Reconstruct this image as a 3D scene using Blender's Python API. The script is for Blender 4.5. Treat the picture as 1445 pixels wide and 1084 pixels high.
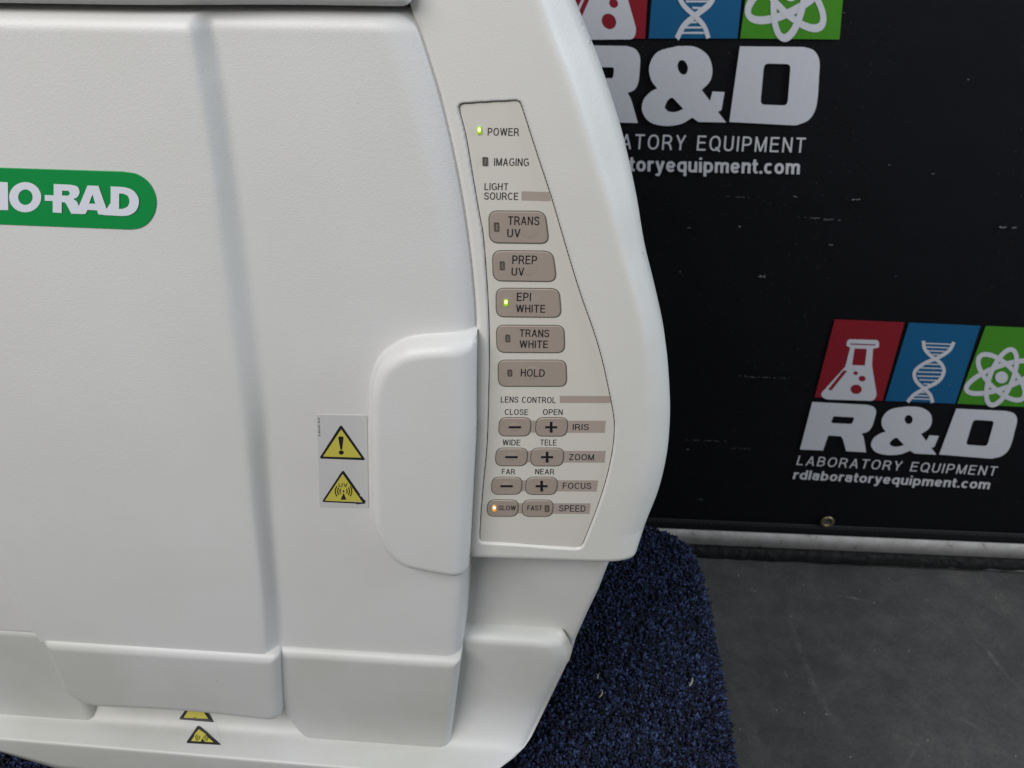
import bpy, math, random
import numpy as np
from mathutils import Vector, Matrix

for o in list(bpy.data.objects):
    bpy.data.objects.remove(o, do_unlink=True)
random.seed(7)
rng = np.random.default_rng(7)
S = bpy.context.scene
COL = S.collection

# ------------------------------------------------------------------ camera
PW, PH, F = 1445.0, 1084.0, 1250.0
PITCH, YAW = math.radians(33.0), math.radians(4.5)
CAM = np.array([0.0, -0.27, 0.0])
fw = np.array([-math.sin(YAW)*math.cos(PITCH), math.cos(YAW)*math.cos(PITCH), -math.sin(PITCH)])
rt = np.array([math.cos(YAW), math.sin(YAW), 0.0])
upv = np.cross(rt, fw)
cd = bpy.data.cameras.new('camera')
cam = bpy.data.objects.new('camera', cd)
COL.objects.link(cam)
cam.matrix_world = Matrix(((rt[0], upv[0], -fw[0], CAM[0]), (rt[1], upv[1], -fw[1], CAM[1]),
                           (rt[2], upv[2], -fw[2], CAM[2]), (0, 0, 0, 1)))
cd.sensor_width = 36.0
cd.lens = 36.0*F/PW
cd.clip_start = 0.01
cd.clip_end = 50
cd.dof.use_dof = True
cd.dof.focus_distance = 0.33
cd.dof.aperture_fstop = 30
S.camera = cam

# ------------------------------------------------------------------ world and lamps
w = bpy.data.worlds.new('World')
S.world = w
w.use_nodes = True
w.node_tree.nodes['Background'].inputs[0].default_value = (0.92, 0.95, 1.0, 1)
w.node_tree.nodes['Background'].inputs[1].default_value = 0.35

def area(name, loc, target, size, sy, power, color):
    l = bpy.data.lights.new(name, 'AREA')
    l.shape = 'RECTANGLE'; l.size = size; l.size_y = sy
    l.energy = power; l.color = color
    o = bpy.data.objects.new(name, l)
    o.location = loc
    o.rotation_euler = (Vector(target)-Vector(loc)).to_track_quat('-Z', 'Y').to_euler()
    COL.objects.link(o)
area('key_light', (-0.55, -0.80, 0.62), (-0.08, 0.0, -0.12), 0.8, 0.6, 12.6, (1.0, 0.985, 0.985))  # unseen soft key, upper left front, set close so brightness falls off downward
area('window_light', (1.15, -0.05, 0.38), (0.0, 0.02, -0.12), 0.45, 0.7, 10.0, (0.79, 0.88, 1.0))
S.view_settings.view_transform = 'Standard'
S.view_settings.look = 'None'
S.view_settings.exposure = 0.0
S.view_settings.gamma = 1.0

# ------------------------------------------------------------------ projection helpers
def ray(px, py):
    d = fw + rt*((px-PW/2)/F) - upv*((py-PH/2)/F)
    return d
def P(px, py, Y):                       # pixel of the photograph -> point on the plane y = Y
    d = ray(px, py); t = (Y-CAM[1])/d[1]
    return CAM + d*t
def PZ(px, py, Z):                      # ... on the level z = Z
    d = ray(px, py); t = (Z-CAM[2])/d[2]
    return CAM + d*t
def XZ(pts, Y):
    return [(P(a, b, Y)[0], P(a, b, Y)[2]) for a, b in pts]

def tag(o, label=None, cat=None, group=None, kind=None):
    if label: o['label'] = label
    if cat: o['category'] = cat
    if group: o['group'] = group
    if kind: o['kind'] = kind
    return o
def empty(name, loc=(0, 0, 0)):
    o = bpy.data.objects.new(name, None); o.location = loc
    o.empty_display_size = 0.02
    COL.objects.link(o); return o
def parent_keep(o, par):
    if par is not None:
        o.parent = par
        # parents carry no rotation here: keep the mesh where it was built
        off = Vector(par.location)
        o.matrix_parent_inverse = Matrix.Translation(-off)
def link(name, me, mats, par=None, smooth=True):
    if not isinstance(mats, (list, tuple)): mats = [mats]
    for m in mats: me.materials.append(m)
    o = bpy.data.objects.new(name, me); COL.objects.link(o)
    if smooth:
        me.polygons.foreach_set('use_smooth', [True]*len(me.polygons))
    me.update()
    parent_keep(o, par)
    return o
def mesh_np(name, V, Fq, mats, par=None, smooth=True, mi=None):
    me = bpy.data.meshes.new(name)
    V = np.asarray(V, float)
    if isinstance(Fq, np.ndarray):
        n, k = Fq.shape
        me.vertices.add(len(V)); me.vertices.foreach_set('co', V.astype(np.float32).ravel())
        me.loops.add(n*k); me.loops.foreach_set('vertex_index', Fq.astype(np.int32).ravel())
        me.polygons.add(n); me.polygons.foreach_set('loop_start', np.arange(0, n*k, k, dtype=np.int32))
        me.polygons.foreach_set('loop_total', np.full(n, k, dtype=np.int32))
        me.update(calc_edges=True); me.validate()
    else:
        me.from_pydata([tuple(v) for v in V], [], Fq)
    o = link(name, me, mats, par, smooth)
    if mi is not None:
        me.polygons.foreach_set('material_index', mi)
    return o

# ------------------------------------------------------------------ outlines
def round_poly(pts, r, n=7):
    """round each corner of a polygon (list of xy) by radius-ish r (number or per-corner list)"""
    out = []; N = len(pts)
    for i in range(N):
        rr = r[i] if isinstance(r, (list, tuple)) else r
        p = np.array(pts[i], float); a = np.array(pts[i-1], float); b = np.array(pts[(i+1) % N], float)
        la = np.linalg.norm(a-p); lb = np.linalg.norm(b-p)
        k = min(rr, la*0.48, lb*0.48)
        if k <= 1e-9: out.append(tuple(p)); continue
        s = p+(a-p)/la*k; e = p+(b-p)/lb*k
        for j in range(n+1):
            t = j/n
            out.append(tuple((1-t)**2*s+2*t*(1-t)*p+t*t*e))
    return out
def spline(pts, n=6):
    """Catmull-Rom through an open run of points"""
    p = [np.array(q, float) for q in pts]; p = [2*p[0]-p[1]]+p+[2*p[-1]-p[-2]]
    out = []
    for i in range(1, len(p)-2):
        for j in range(n):
            t = j/n
            out.append(tuple(0.5*((2*p[i])+(p[i+1]-p[i-1])*t+(2*p[i-1]-5*p[i]+4*p[i+1]-p[i+2])*t*t+(3*p[i]-p[i-1]-3*p[i+1]+p[i+2])*t**3)))
    out.append(tuple(p[-2])); return out

def poly_sd(X, Z, poly):
    """signed distance (positive inside) and nearest boundary point"""
    poly = np.array(poly, float); A = poly; B = np.roll(poly, -1, 0)
    best = np.full(X.shape, 1e9); NX = np.zeros_like(X); NZ = np.zeros_like(Z)
    inside = np.zeros(X.shape, bool)
    for (ax, az), (bx, bz) in zip(A, B):
        dx, dz = bx-ax, bz-az; L = dx*dx+dz*dz
        if L < 1e-16: continue
        t = np.clip(((X-ax)*dx+(Z-az)*dz)/L, 0, 1)
        qx, qz = ax+t*dx, az+t*dz
        d = (X-qx)**2+(Z-qz)**2
        m = d < best
        best = np.where(m, d, best); NX = np.where(m, qx, NX); NZ = np.where(m, qz, NZ)
        if dz != 0:
            c = ((az > Z) != (bz > Z)) & (X < dx*(Z-az)/dz+ax)
            inside ^= c
    d = np.sqrt(best)
    return np.where(inside, d, -d), NX, NZ

def rnd(sd, r):                          # quarter-round edge: 0 on the face, r at the rim
    e = np.clip(r-sd, 0, r)
    return r-np.sqrt(np.maximum(r*r-0.95*e*e, 0))
def sstep(a, b, x):
    t = np.clip((x-a)/(b-a), 0, 1); return t*t*(3-2*t)

def relief(name, outline, yfun, step, back, mats, par=None, axis='Y'):
    """a solid shell: face = height field over an outline, rim turned back to depth 'back'"""
    o = np.array(outline); x0, z0 = o.min(0); x1, z1 = o.max(0)
    xs = np.arange(x0-step, x1+2*step, step); zs = np.arange(z0-step, z1+2*step, step)
    X, Z = np.meshgrid(xs, zs); ny, nx = X.shape
    sd, NX, NZ = poly_sd(X, Z, outline)
    ins = sd > 0
    keep = ins[:-1, :-1] | ins[1:, :-1] | ins[:-1, 1:] | ins[1:, 1:]
    out = ~ins
    near = ins & (sd < step*0.30)
    mv = out | near
    X = np.where(mv, NX, X); Z = np.where(mv, NZ, Z); sd = np.where(mv, 0, sd)
    Y = yfun(X, Z, sd)
    idx = np.arange(ny*nx).reshape(ny, nx)
    q = np.stack([idx[:-1, :-1][keep], idx[:-1, 1:][keep], idx[1:, 1:][keep], idx[1:, :-1][keep]], 1)
    V = np.stack([X.ravel(), Y.ravel(), Z.ravel()], 1)
    used = np.zeros(ny*nx, bool); used[q.ravel()] = True
    # degenerate quads (all four on the same side) are harmless; drop those with no area
    a = V[q]; ar = np.linalg.norm(np.cross(a[:, 2]-a[:, 0], a[:, 3]-a[:, 1]), axis=1)
    q = q[ar > 1e-11]
    used[:] = False; used[q.ravel()] = True
    E = np.concatenate([q[:, [0, 1]], q[:, [1, 2]], q[:, [2, 3]], q[:, [3, 0]]])
    key = np.minimum(E[:, 0], E[:, 1])*np.int64(ny*nx)+np.maximum(E[:, 0], E[:, 1])
    u, inv, cnt = np.unique(key, return_inverse=True, return_counts=True)
    be = E[cnt[inv] == 1]
    bv = np.unique(be); mp = {int(v): len(V)+i for i, v in enumerate(bv)}
    VB = V[bv].copy(); VB[:, 1] = back
    # second ring duplicates the rim so that the turned edge shades apart from the face
    sk = np.array([[e[1], e[0], mp[int(e[0])], mp[int(e[1])]] for e in be])
    V = np.concatenate([V, VB]); q = np.concatenate([q, sk])
    used = np.zeros(len(V), bool); used[q.ravel()] = True
    re = np.cumsum(used)-1
    V = V[used]; q = re[q]
    if axis == 'Z':                      # height field over the ground plan instead of the front
        V = V[:, [0, 2, 1]]; q = q[:, ::-1]
    return mesh_np(name, V, np.ascontiguousarray(q), mats, par)

def flat(name, loops, Yp, mats, par=None, thick=0.0, px=True, conv=None):
    """filled flat shape with holes (even-odd) from pixel or world loops, on plane y = Yp"""
    c = bpy.data.curves.new('shape', 'CURVE'); c.dimensions = '2D'; c.fill_mode = 'BOTH'
    W = [[(P(a, b, Yp)[0], P(a, b, Yp)[2]) for a, b in L] if px else L for L in loops]
    K = 50.0
    for L in W:
        s = c.splines.new('POLY'); s.points.add(len(L)-1)
        for p, (a, b) in zip(s.points, L): p.co = (a*K, b*K, 0, 1)
        s.use_cyclic_u = True
    t = bpy.data.objects.new('t', c); COL.objects.link(t)
    bpy.context.view_layer.update()
    me = bpy.data.meshes.new_from_object(t.evaluated_get(bpy.context.evaluated_depsgraph_get()))
    bpy.data.objects.remove(t)
    V = np.array([v.co[:] for v in me.vertices])
    # merge both-sided fill: keep one side
    Fs = [tuple(p.vertices) for p in me.polygons]
    Vw = np.stack([V[:, 0]/K, np.full(len(V), Yp), V[:, 1]/K], 1)
    me2 = bpy.data.meshes.new(name)
    me2.from_pydata([tuple(v) for v in Vw], [], Fs)
    fix_normals(me2)
    return link(name, me2, mats, par, False)
def fix_normals(me):
    me.update()
    flip = [p.normal.y > 0 for p in me.polygons]
    if sum(flip) > len(flip)/2:
        me.flip_normals()

TXT = {}
def text_mesh(s, off=0.0, shear=0.0, space=1.0):
    k = (s, off, shear, space)
    if k in TXT: return TXT[k]
    c = bpy.data.curves.new('text', 'FONT'); c.body = s; c.offset = off; c.shear = shear
    c.space_character = space; c.resolution_u = 4; c.fill_mode = 'FRONT'
    t = bpy.data.objects.new('t', c); COL.objects.link(t)
    bpy.context.view_layer.update()
    me = bpy.data.meshes.new_from_object(t.evaluated_get(bpy.context.evaluated_depsgraph_get()))
    bpy.data.objects.remove(t)
    V = np.array([v.co[:2] for v in me.vertices]); Fs = [tuple(p.vertices) for p in me.polygons]
    TXT[k] = (V, Fs); return TXT[k]
def text(name, s, bl, br, tl, Yp, mat, par, off=0.0, top=None, bot=0.0, space=1.0, conv=None):
    """lettering: baseline-left, baseline-right, top-left corners (photo pixels) on plane y = Yp"""
    V, Fs = text_mesh(s, off, 0.0, space)
    x0, x1 = V[:, 0].min(), V[:, 0].max(); t1 = V[:, 1].max() if top is None else top
    u = (V[:, 0]-x0)/(x1-x0); v = (V[:, 1]-bot)/(t1-bot)
    bl, br, tl = [np.array(q, float) for q in (bl, br, tl)]
    px = bl[0]+u*(br[0]-bl[0])+v*(tl[0]-bl[0]); py = bl[1]+u*(br[1]-bl[1])+v*(tl[1]-bl[1])
    if conv: W = [conv(a, b) for a, b in zip(px, py)]
    else: W = [tuple(P(a, b, Yp)) for a, b in zip(px, py)]
    me = bpy.data.meshes.new(name); me.from_pydata([tuple(q) for q in W], [], Fs)
    fix_normals(me)
    return link(name, me, mat, par, False)

# ------------------------------------------------------------------ materials
def mat(name, col, rough=0.5, metal=0.0, spec=0.5):
    m = bpy.data.materials.new(name); m.use_nodes = True
    b = m.node_tree.nodes['Principled BSDF']
    b.inputs['Base Color'].default_value = (*col, 1); b.inputs['Roughness'].default_value = rough
    b.inputs['Metallic'].default_value = metal; b.inputs['Specular IOR Level'].default_value = spec
    return m
def nd(m, t, **kw):
    n = m.node_tree.nodes.new(t)
    for k, v in kw.items():
        if k in n.inputs: n.inputs[k].default_value = v
        else: setattr(n, k, v)
    return n
def lk(m, a, b): m.node_tree.links.new(a, b)
def bsdf(m): return m.node_tree.nodes['Principled BSDF']
def ramp(m, stops):
    r = nd(m, 'ShaderNodeValToRGB'); e = r.color_ramp.elements
    while len(e) > 1: e.remove(e[-1])
    e[0].position = stops[0][0]; e[0].color = (*stops[0][1], 1)
    for p, c in stops[1:]:
        x = e.new(p); x.color = (*c, 1)
    return r
def coord(m, scale=(1, 1, 1), rot=(0, 0, 0)):
    g = nd(m, 'ShaderNodeNewGeometry'); mp = nd(m, 'ShaderNodeMapping')
    mp.inputs['Scale'].default_value = scale; mp.inputs['Rotation'].default_value = rot
    lk(m, g.outputs['Position'], mp.inputs['Vector']); return mp.outputs['Vector']
def bump(m, hgt, strength, dist, prev=None):
    b = nd(m, 'ShaderNodeBump'); b.inputs['Strength'].default_value = strength
    b.inputs['Distance'].default_value = dist
    lk(m, hgt, b.inputs['Height'])
    if prev: lk(m, prev, b.inputs['Normal'])
    lk(m, b.outputs['Normal'], bsdf(m).inputs['Normal']); return b.outputs['Normal']

def plastic(name, col, dirt=0.06, grain=1.0, rough=0.42):
    m = mat(name, col, rough)
    v = coord(m)
    n1 = nd(m, 'ShaderNodeTexNoise', Scale=1500.0, Detail=2.5, Roughness=0.55); lk(m, v, n1.inputs['Vector'])
    n2 = nd(m, 'ShaderNodeTexNoise', Scale=60.0, Detail=4.0); lk(m, v, n2.inputs['Vector'])
    b1 = bump(m, n1.outputs['Fac'], 0.5*grain, 0.00017)
    bump(m, n2.outputs['Fac'], 0.05, 0.0006, b1)
    n3 = nd(m, 'ShaderNodeTexNoise', Scale=11.0, Detail=6.0, Roughness=0.65); lk(m, v, n3.inputs['Vector'])
    d = tuple(c*(1-dirt*1.6) if i < 2 else c*(1-dirt*2.4) for i, c in enumerate(col))
    r = ramp(m, [(0.38, d), (0.62, col)]); lk(m, n3.outputs['Fac'], r.inputs['Fac'])
    # tiny dark specks
    vo = nd(m, 'ShaderNodeTexVoronoi', Scale=33.0); lk(m, v, vo.inputs['Vector'])
    sp = ramp(m, [(0.010, (0.45, 0.43, 0.38)), (0.017, (1, 1, 1))]); lk(m, vo.outputs['Distance'], sp.inputs['Fac'])
    mx = nd(m, 'ShaderNodeMix', data_type='RGBA', blend_type='MULTIPLY')
    mx.inputs['Factor'].default_value = 0.8
    lk(m, r.outputs['Color'], mx.inputs[6]); lk(m, sp.outputs['Color'], mx.inputs[7])
    lk(m, mx.outputs[2], bsdf(m).inputs['Base Color'])
    return m
M_door = plastic('door_plastic', (0.63, 0.625, 0.61), 0.025)
M_bez = plastic('bezel_plastic', (0.65, 0.642, 0.61), 0.03, 0.75)
M_base = plastic('base_plastic', (0.55, 0.548, 0.532), 0.06)
M_panel = mat('panel_film', (0.61, 0.59, 0.525), 0.38)
M_seamshade = mat('seam_shade', (0.085, 0.08, 0.07), 0.8)
M_cav = mat('gasket_rubber', (0.028, 0.029, 0.032), 0.7)
M_btn = mat('button_taupe', (0.335, 0.280, 0.235), 0.42)
M_bar = mat('bar_taupe', (0.375, 0.315, 0.27), 0.45)
M_btnline = mat('button_outline', (0.11, 0.095, 0.08), 0.6)
M_ink = mat('printed_ink', (0.02, 0.02, 0.026), 0.5)
M_inkb = mat('printed_black', (0.008, 0.008, 0.012), 0.5)
M_ledrim = mat('led_rim', (0.085, 0.075, 0.065), 0.4)
M_ledoff = mat('led_unlit', (0.21, 0.185, 0.16), 0.25)
def glow(name, c1, c2, s, cen_sc):
    m = mat(name, c1, 0.3)
    b = bsdf(m)
    b.inputs['Emission Color'].default_value = (*c2, 1); b.inputs['Emission Strength'].default_value = s
    return m
M_ledg = glow('led_green', (0.25, 0.45, 0.02), (0.30, 0.42, 0.02), 0.55, 1)
M_ledgc = glow('led_green_core', (0.7, 0.9, 0.3), (0.85, 1.0, 0.40), 1.15, 1)
M_ledo = glow('led_amber', (0.6, 0.25, 0.02), (0.75, 0.28, 0.03), 0.7, 1)
M_ledoc = glow('led_amber_core', (1, 0.8, 0.4), (1.0, 0.80, 0.45), 1.4, 1)
M_green = mat('badge_green', (0.005, 0.24, 0.052), 0.32)
M_white = mat('badge_white', (0.66, 0.68, 0.74), 0.4)
M_yel = mat('warning_yellow', (0.52, 0.46, 0.07), 0.45)
M_blk = mat('warning_black', (0.012, 0.012, 0.012), 0.5)
M_film = mat('sticker_film', (0.515, 0.515, 0.505), 0.5)

# ================================================================== imaging cabinet
XC = float(P(43, 897, -0.011)[0]+P(377, 921, -0.011)[0])/2               # centre line of the cabinet
cab = empty('imaging_cabinet', (XC, 0.05, -0.40))
tag(cab, 'off-white gel imaging cabinet with green badge and button panel standing on blue carpet', 'imaging cabinet')
def mirror(pts): return [(2*XC-x, z) for x, z in pts]

# --- door -----------------------------------------------------------
Yd = -0.004
seam_px = [(584, 22), (595, 44), (613, 100), (626, 146), (639.5, 203), (649, 252), (657, 299), (665, 360), (670.5, 420),
           (672, 460), (671.5, 500), (671, 559), (671, 600), (668, 659), (665, 720), (661, 790), (656, 860), (651, 905), (645, 931)]
seam = spline(XZ(seam_px, 0.002), 5)
ztop = P(560, 22, Yd)[2]
bot_c = P(233, 918, -0.012)[2]; bot_r = P(560, 929, Yd)[2]
right = [(p[0]+0.0007, p[1]) for p in seam]
right[0] = (right[0][0], ztop)
right[-1] = (right[-1][0], bot_r)
door_out = right + mirror(right)[::-1]
door_out = [(x, max(bot_r, min(z, ztop))) for x, z in door_out]
# centre panel edges: mid-line of the flank (upper and lower lips)
lipL = XZ([(262, 10), (266, 40), (276, 110), (289, 190), (301, 266), (311, 359), (332, 526), (346, 626), (355, 720), (369, 840), (374, 925), (380, 990)], -0.012)
lipR = XZ([(292, 10), (296, 37), (312, 116), (327, 233), (342, 332), (359, 460), (372, 576), (380, 720), (390, 840), (394, 925), (399, 990)], Yd)
def interp(tab, Z):
    t = sorted((z, x) for x, z in tab)
    return np.interp(Z, [a for a, b in t], [b for a, b in t])
pad_px = ([(700, 481)] + spline([(660, 482), (620, 483), (580, 487), (556, 497), (538, 512), (528, 534), (524, 560), (523.5, 610),
          (524.5, 660), (527, 724), (535, 757), (550, 782), (570, 796), (592, 802), (646, 812), (658, 812)], 4) + [(700, 816)])
PADH = 0.0078
pad_out = XZ(pad_px, Yd-PADH*0.5)
def door_center(X, Z):
    a = interp(lipL, Z)-XC; b = interp(lipR, Z)-XC
    t = (np.abs(X-XC)-a+0.0004)/(b-a+0.0004); k = 0.16
    return np.clip(1-k*(np.logaddexp(0, t/k)-np.logaddexp(0, (t-1)/k)), 0, 1)
def door_y(X, Z, sd):
    y = np.full(X.shape, Yd) - 0.0056*door_center(X, Z)
    # gentle barrel of the door skin
    y += 0.0004*((X-XC)/0.16)**2
    psd, _, _ = poly_sd(X, Z, pad_out)
    pw = np.clip((psd+0.0012)/0.0058, 0, 1)
    y -= PADH*np.sqrt(1-(1-pw)**2)*sstep(-0.0012, 0.0003, psd) + 0.0006*np.exp(-((psd+0.001)/0.0015)**2)*0
    r = 0.011
    side = np.interp(Z, [bot_r, bot_r+0.12, ztop], [0.006, 0.0085, 0.013])
    dx = np.minimum(interp(right, Z)-X, X-(2*XC-interp(right, Z)))
    dx = np.maximum(dx, 0)
    uu = np.clip(1-dx/side, 0, 1); y += 0.0075*(1-np.sqrt(np.maximum(1-0.97*uu**2, 0)))
    dt = ztop-Z; y += rnd(np.maximum(dt, 0), 0.005)
    db = Z-bot_r; y += rnd(np.maximum(db, 0), 0.0025)
    return y
door = relief('door', door_out, door_y, 0.0006, 0.018, M_door, cab)

# --- upper lid above the door --------------------------------------
lid_z = P(300, 5, Yd)[2]
lx = P(584, 3, Yd)[0]
lid_out = round_poly([(lx, lid_z), (lx-0.004, lid_z+0.09), (2*XC-lx+0.004, lid_z+0.09), (2*XC-lx, lid_z)], [0.004, 0.01, 0.01, 0.004])
relief('upper_cover', lid_out, lambda X, Z, sd: Yd-0.003+rnd(sd, 0.004)-0.004*(1-sstep(0.0, 0.06, np.abs(X-XC)-0.05)), 0.0015, 0.03, M_door, cab)
gas = [(lx+0.001, ztop-0.006), (lx+0.001, lid_z+0.004), (2*XC-lx-0.001, lid_z+0.004), (2*XC-lx-0.001, ztop-0.006)]
relief('gasket', gas, lambda X, Z, sd: np.full(X.shape, 0.0105), 0.006, 0.03, M_cav, cab)

# --- right bezel with the button panel ------------------------------
sil_px = [(792, -40), (807, 0), (827, 50), (849, 106), (875, 186), (890, 246), (901, 299), (911.5, 362), (927, 426), (939.5, 486),
          (944.5, 546), (945, 593), (940.5, 642), (929, 692), (915, 726), (904, 754), (895, 779)]
cre_px = [(748, -40), (762, 0), (779, 50), (799, 100), (822, 166), (845, 239), (865, 299), (881, 360), (896, 410), (911, 466), (919, 510), (925, 560), (927, 600), (924, 650), (915, 692), (905, 724), (893, 760)]
YS = 0.009
sil = spline(XZ(sil_px, YS), 4)
cre = spline(XZ(cre_px, 0.0), 5)
bl_ = P(664, 783, 0.003); br_ = P(880, 791, 0.003)
seamL = [(x-0.0005, z) for x, z in spline(XZ([(575, -45), (580, -8), (588, 22), (598, 44), (616, 100), (629, 146), (642, 203), (652, 252), (660, 299), (668, 360),
          (673.5, 420), (675, 460), (674.5, 500), (674, 559), (674, 600), (671, 659), (668, 720), (664, 770)], 0.003), 4)]
bez_out = seamL + [(bl_[0], bl_[2])] + [(br_[0], br_[2])] + sil[::-1]
zt = max(z for x, z in seamL)
i0 = len(seamL)+1
# round the lower right corner
bez_out = round_poly(bez_out, [0.0]*(len(seamL)) + [0.001, 0.006] + [0.004] + [0.0]*(len(sil)-1))
panel_px = spline([(648, 162), (656.6, 196), (666.6, 254.6), (675, 303), (680.5, 333), (685, 386.5), (688.5, 445), (689.5, 490), (689, 540), (687.5, 600), (685.5, 640), (681.6, 680),
                   (678.5, 716), (676, 757)], 4)
panel_px += [(676.5, 763), (680, 766.5)] + [(726, 769.2), (776, 773), (812, 775)]
panel_px += [(819, 774), (823, 770)] + spline([(828, 758), (843, 720), (857, 676), (865.5, 636), (868, 606), (866.5, 586), (862, 562), (851, 511), (839, 470), (824, 428), (812, 391), (797, 341),
                   (779, 280), (756, 210), (740, 160), (736.5, 150)], 4)
panel_px += [(733.5, 144.5), (728, 142.6), (690, 144.5), (655, 146.8), (649, 148), (647, 152.5)]
YP = 0.0009                                      # face of the panel film, let into the bezel
pan_out = XZ(panel_px, 0.0)
def bez_y(X, Z, sd):
    y = np.zeros(X.shape)
    R = interp(sil, Z); Cx = interp(cre, Z)
    wdt = np.maximum(R-Cx, 0.001)
    k = 0.0008+0.0026*sstep(-0.14, -0.21, Z)
    slope = 1.25-0.1*sstep(-0.15, -0.22, Z)
    u = (X-Cx)/k
    y += slope*k*np.log1p(np.exp(np.clip(u, -40, 30)))*np.where(u > 30, 1, 1)
    y += np.where(u > 30, slope*(X-Cx)-slope*k*30, 0)
    y += rnd(np.maximum(R-X, 0), 0.0022)
    L = interp(seamL, Z)
    y += rnd(np.maximum(X-L, 0), 0.0022)*0.75
    zb = bl_[2]+(br_[2]-bl_[2])*(X-bl_[0])/(br_[0]-bl_[0])
    y += rnd(np.maximum(Z-zb, 0), 0.0035)*0.8
    psd, _, _ = poly_sd(X, Z, pan_out)
    y += 0.0016*sstep(-0.0004, 0.0002, psd)
    # soft raised lip round the panel's lower edge
    return y
bez = relief('side_bezel', bez_out, bez_y, 0.00042, 0.020, M_bez, cab)
# mirrored bezel on the far side (out of the picture)
mo = mirror(bez_out)
def bez_y2(X, Z, sd):
    Xm = 2*XC-X; R = interp(sil, Z); Cx = interp(cre, Z); k = 0.002
    y = 1.5*k*np.log1p(np.exp(np.clip((Xm-Cx)/k, -40, 30)))
    return y+rnd(np.maximum(R-Xm, 0), 0.0022)+rnd(np.maximum(Xm-interp(seamL, Z), 0), 0.003)
relief('side_bezel', mo, bez_y2, 0.002, 0.06, M_bez, cab)

def inset(poly, d):
    p = np.array(poly, float); n = len(p)
    a = np.roll(p, 1, 0); b = np.roll(p, -1, 0); t = b-a; t /= np.linalg.norm(t, axis=1)[:, None]+1e-12
    nn = np.stack([-t[:, 1], t[:, 0]], 1)
    area_ = 0.5*np.sum(p[:, 0]*np.roll(p[:, 1], -1)-np.roll(p[:, 0], -1)*p[:, 1])
    if area_ < 0: nn = -nn
    return [tuple(q) for q in p+nn*d]
def plate(name, out, y, back, r, mats, par):
    """flat plate with a small bevel: outline in world xz"""
    o1 = out; o2 = inset(out, r)
    n = len(o1)
    V = [(x, back, z) for x, z in o1]+[(x, y+r, z) for x, z in o1]+[(x, y, z) for x, z in o2]
    Fs = []
    for i in range(n):
        j = (i+1) % n
        Fs.append((i, j, n+j, n+i)); Fs.append((n+i, n+j, 2*n+j, 2*n+i))
    Fs.append(tuple(range(2*n, 3*n)))
    me = bpy.data.meshes.new(name); me.from_pydata(V, [], Fs); me.update()
    if me.polygons[-1].normal.y > 0: me.flip_normals()
    return link(name, me, mats, par, False)
def ring(name, out, w, y, mats, par):
    a = inset(out, -w/2); b = inset(out, w/2); n = len(out)
    V = [(x, y, z) for x, z in a]+[(x, y, z) for x, z in b]
    Fs = [(i, (i+1) % n, n+(i+1) % n, n+i) for i in range(n)]
    me = bpy.data.meshes.new(name); me.from_pydata(V, [], Fs); fix_normals(me)
    return link(name, me, mats, par, False)
panel = plate('control_panel', inset(pan_out, 0.00040), YP, 0.0015, 0.0001, M_panel, cab)
ring('panel_seam_shade', inset(pan_out, 0.0001), 0.00042, 0.00125, M_seamshade, panel)  # flat dark ribbon: shade of the gap round the panel, painted in

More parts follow.
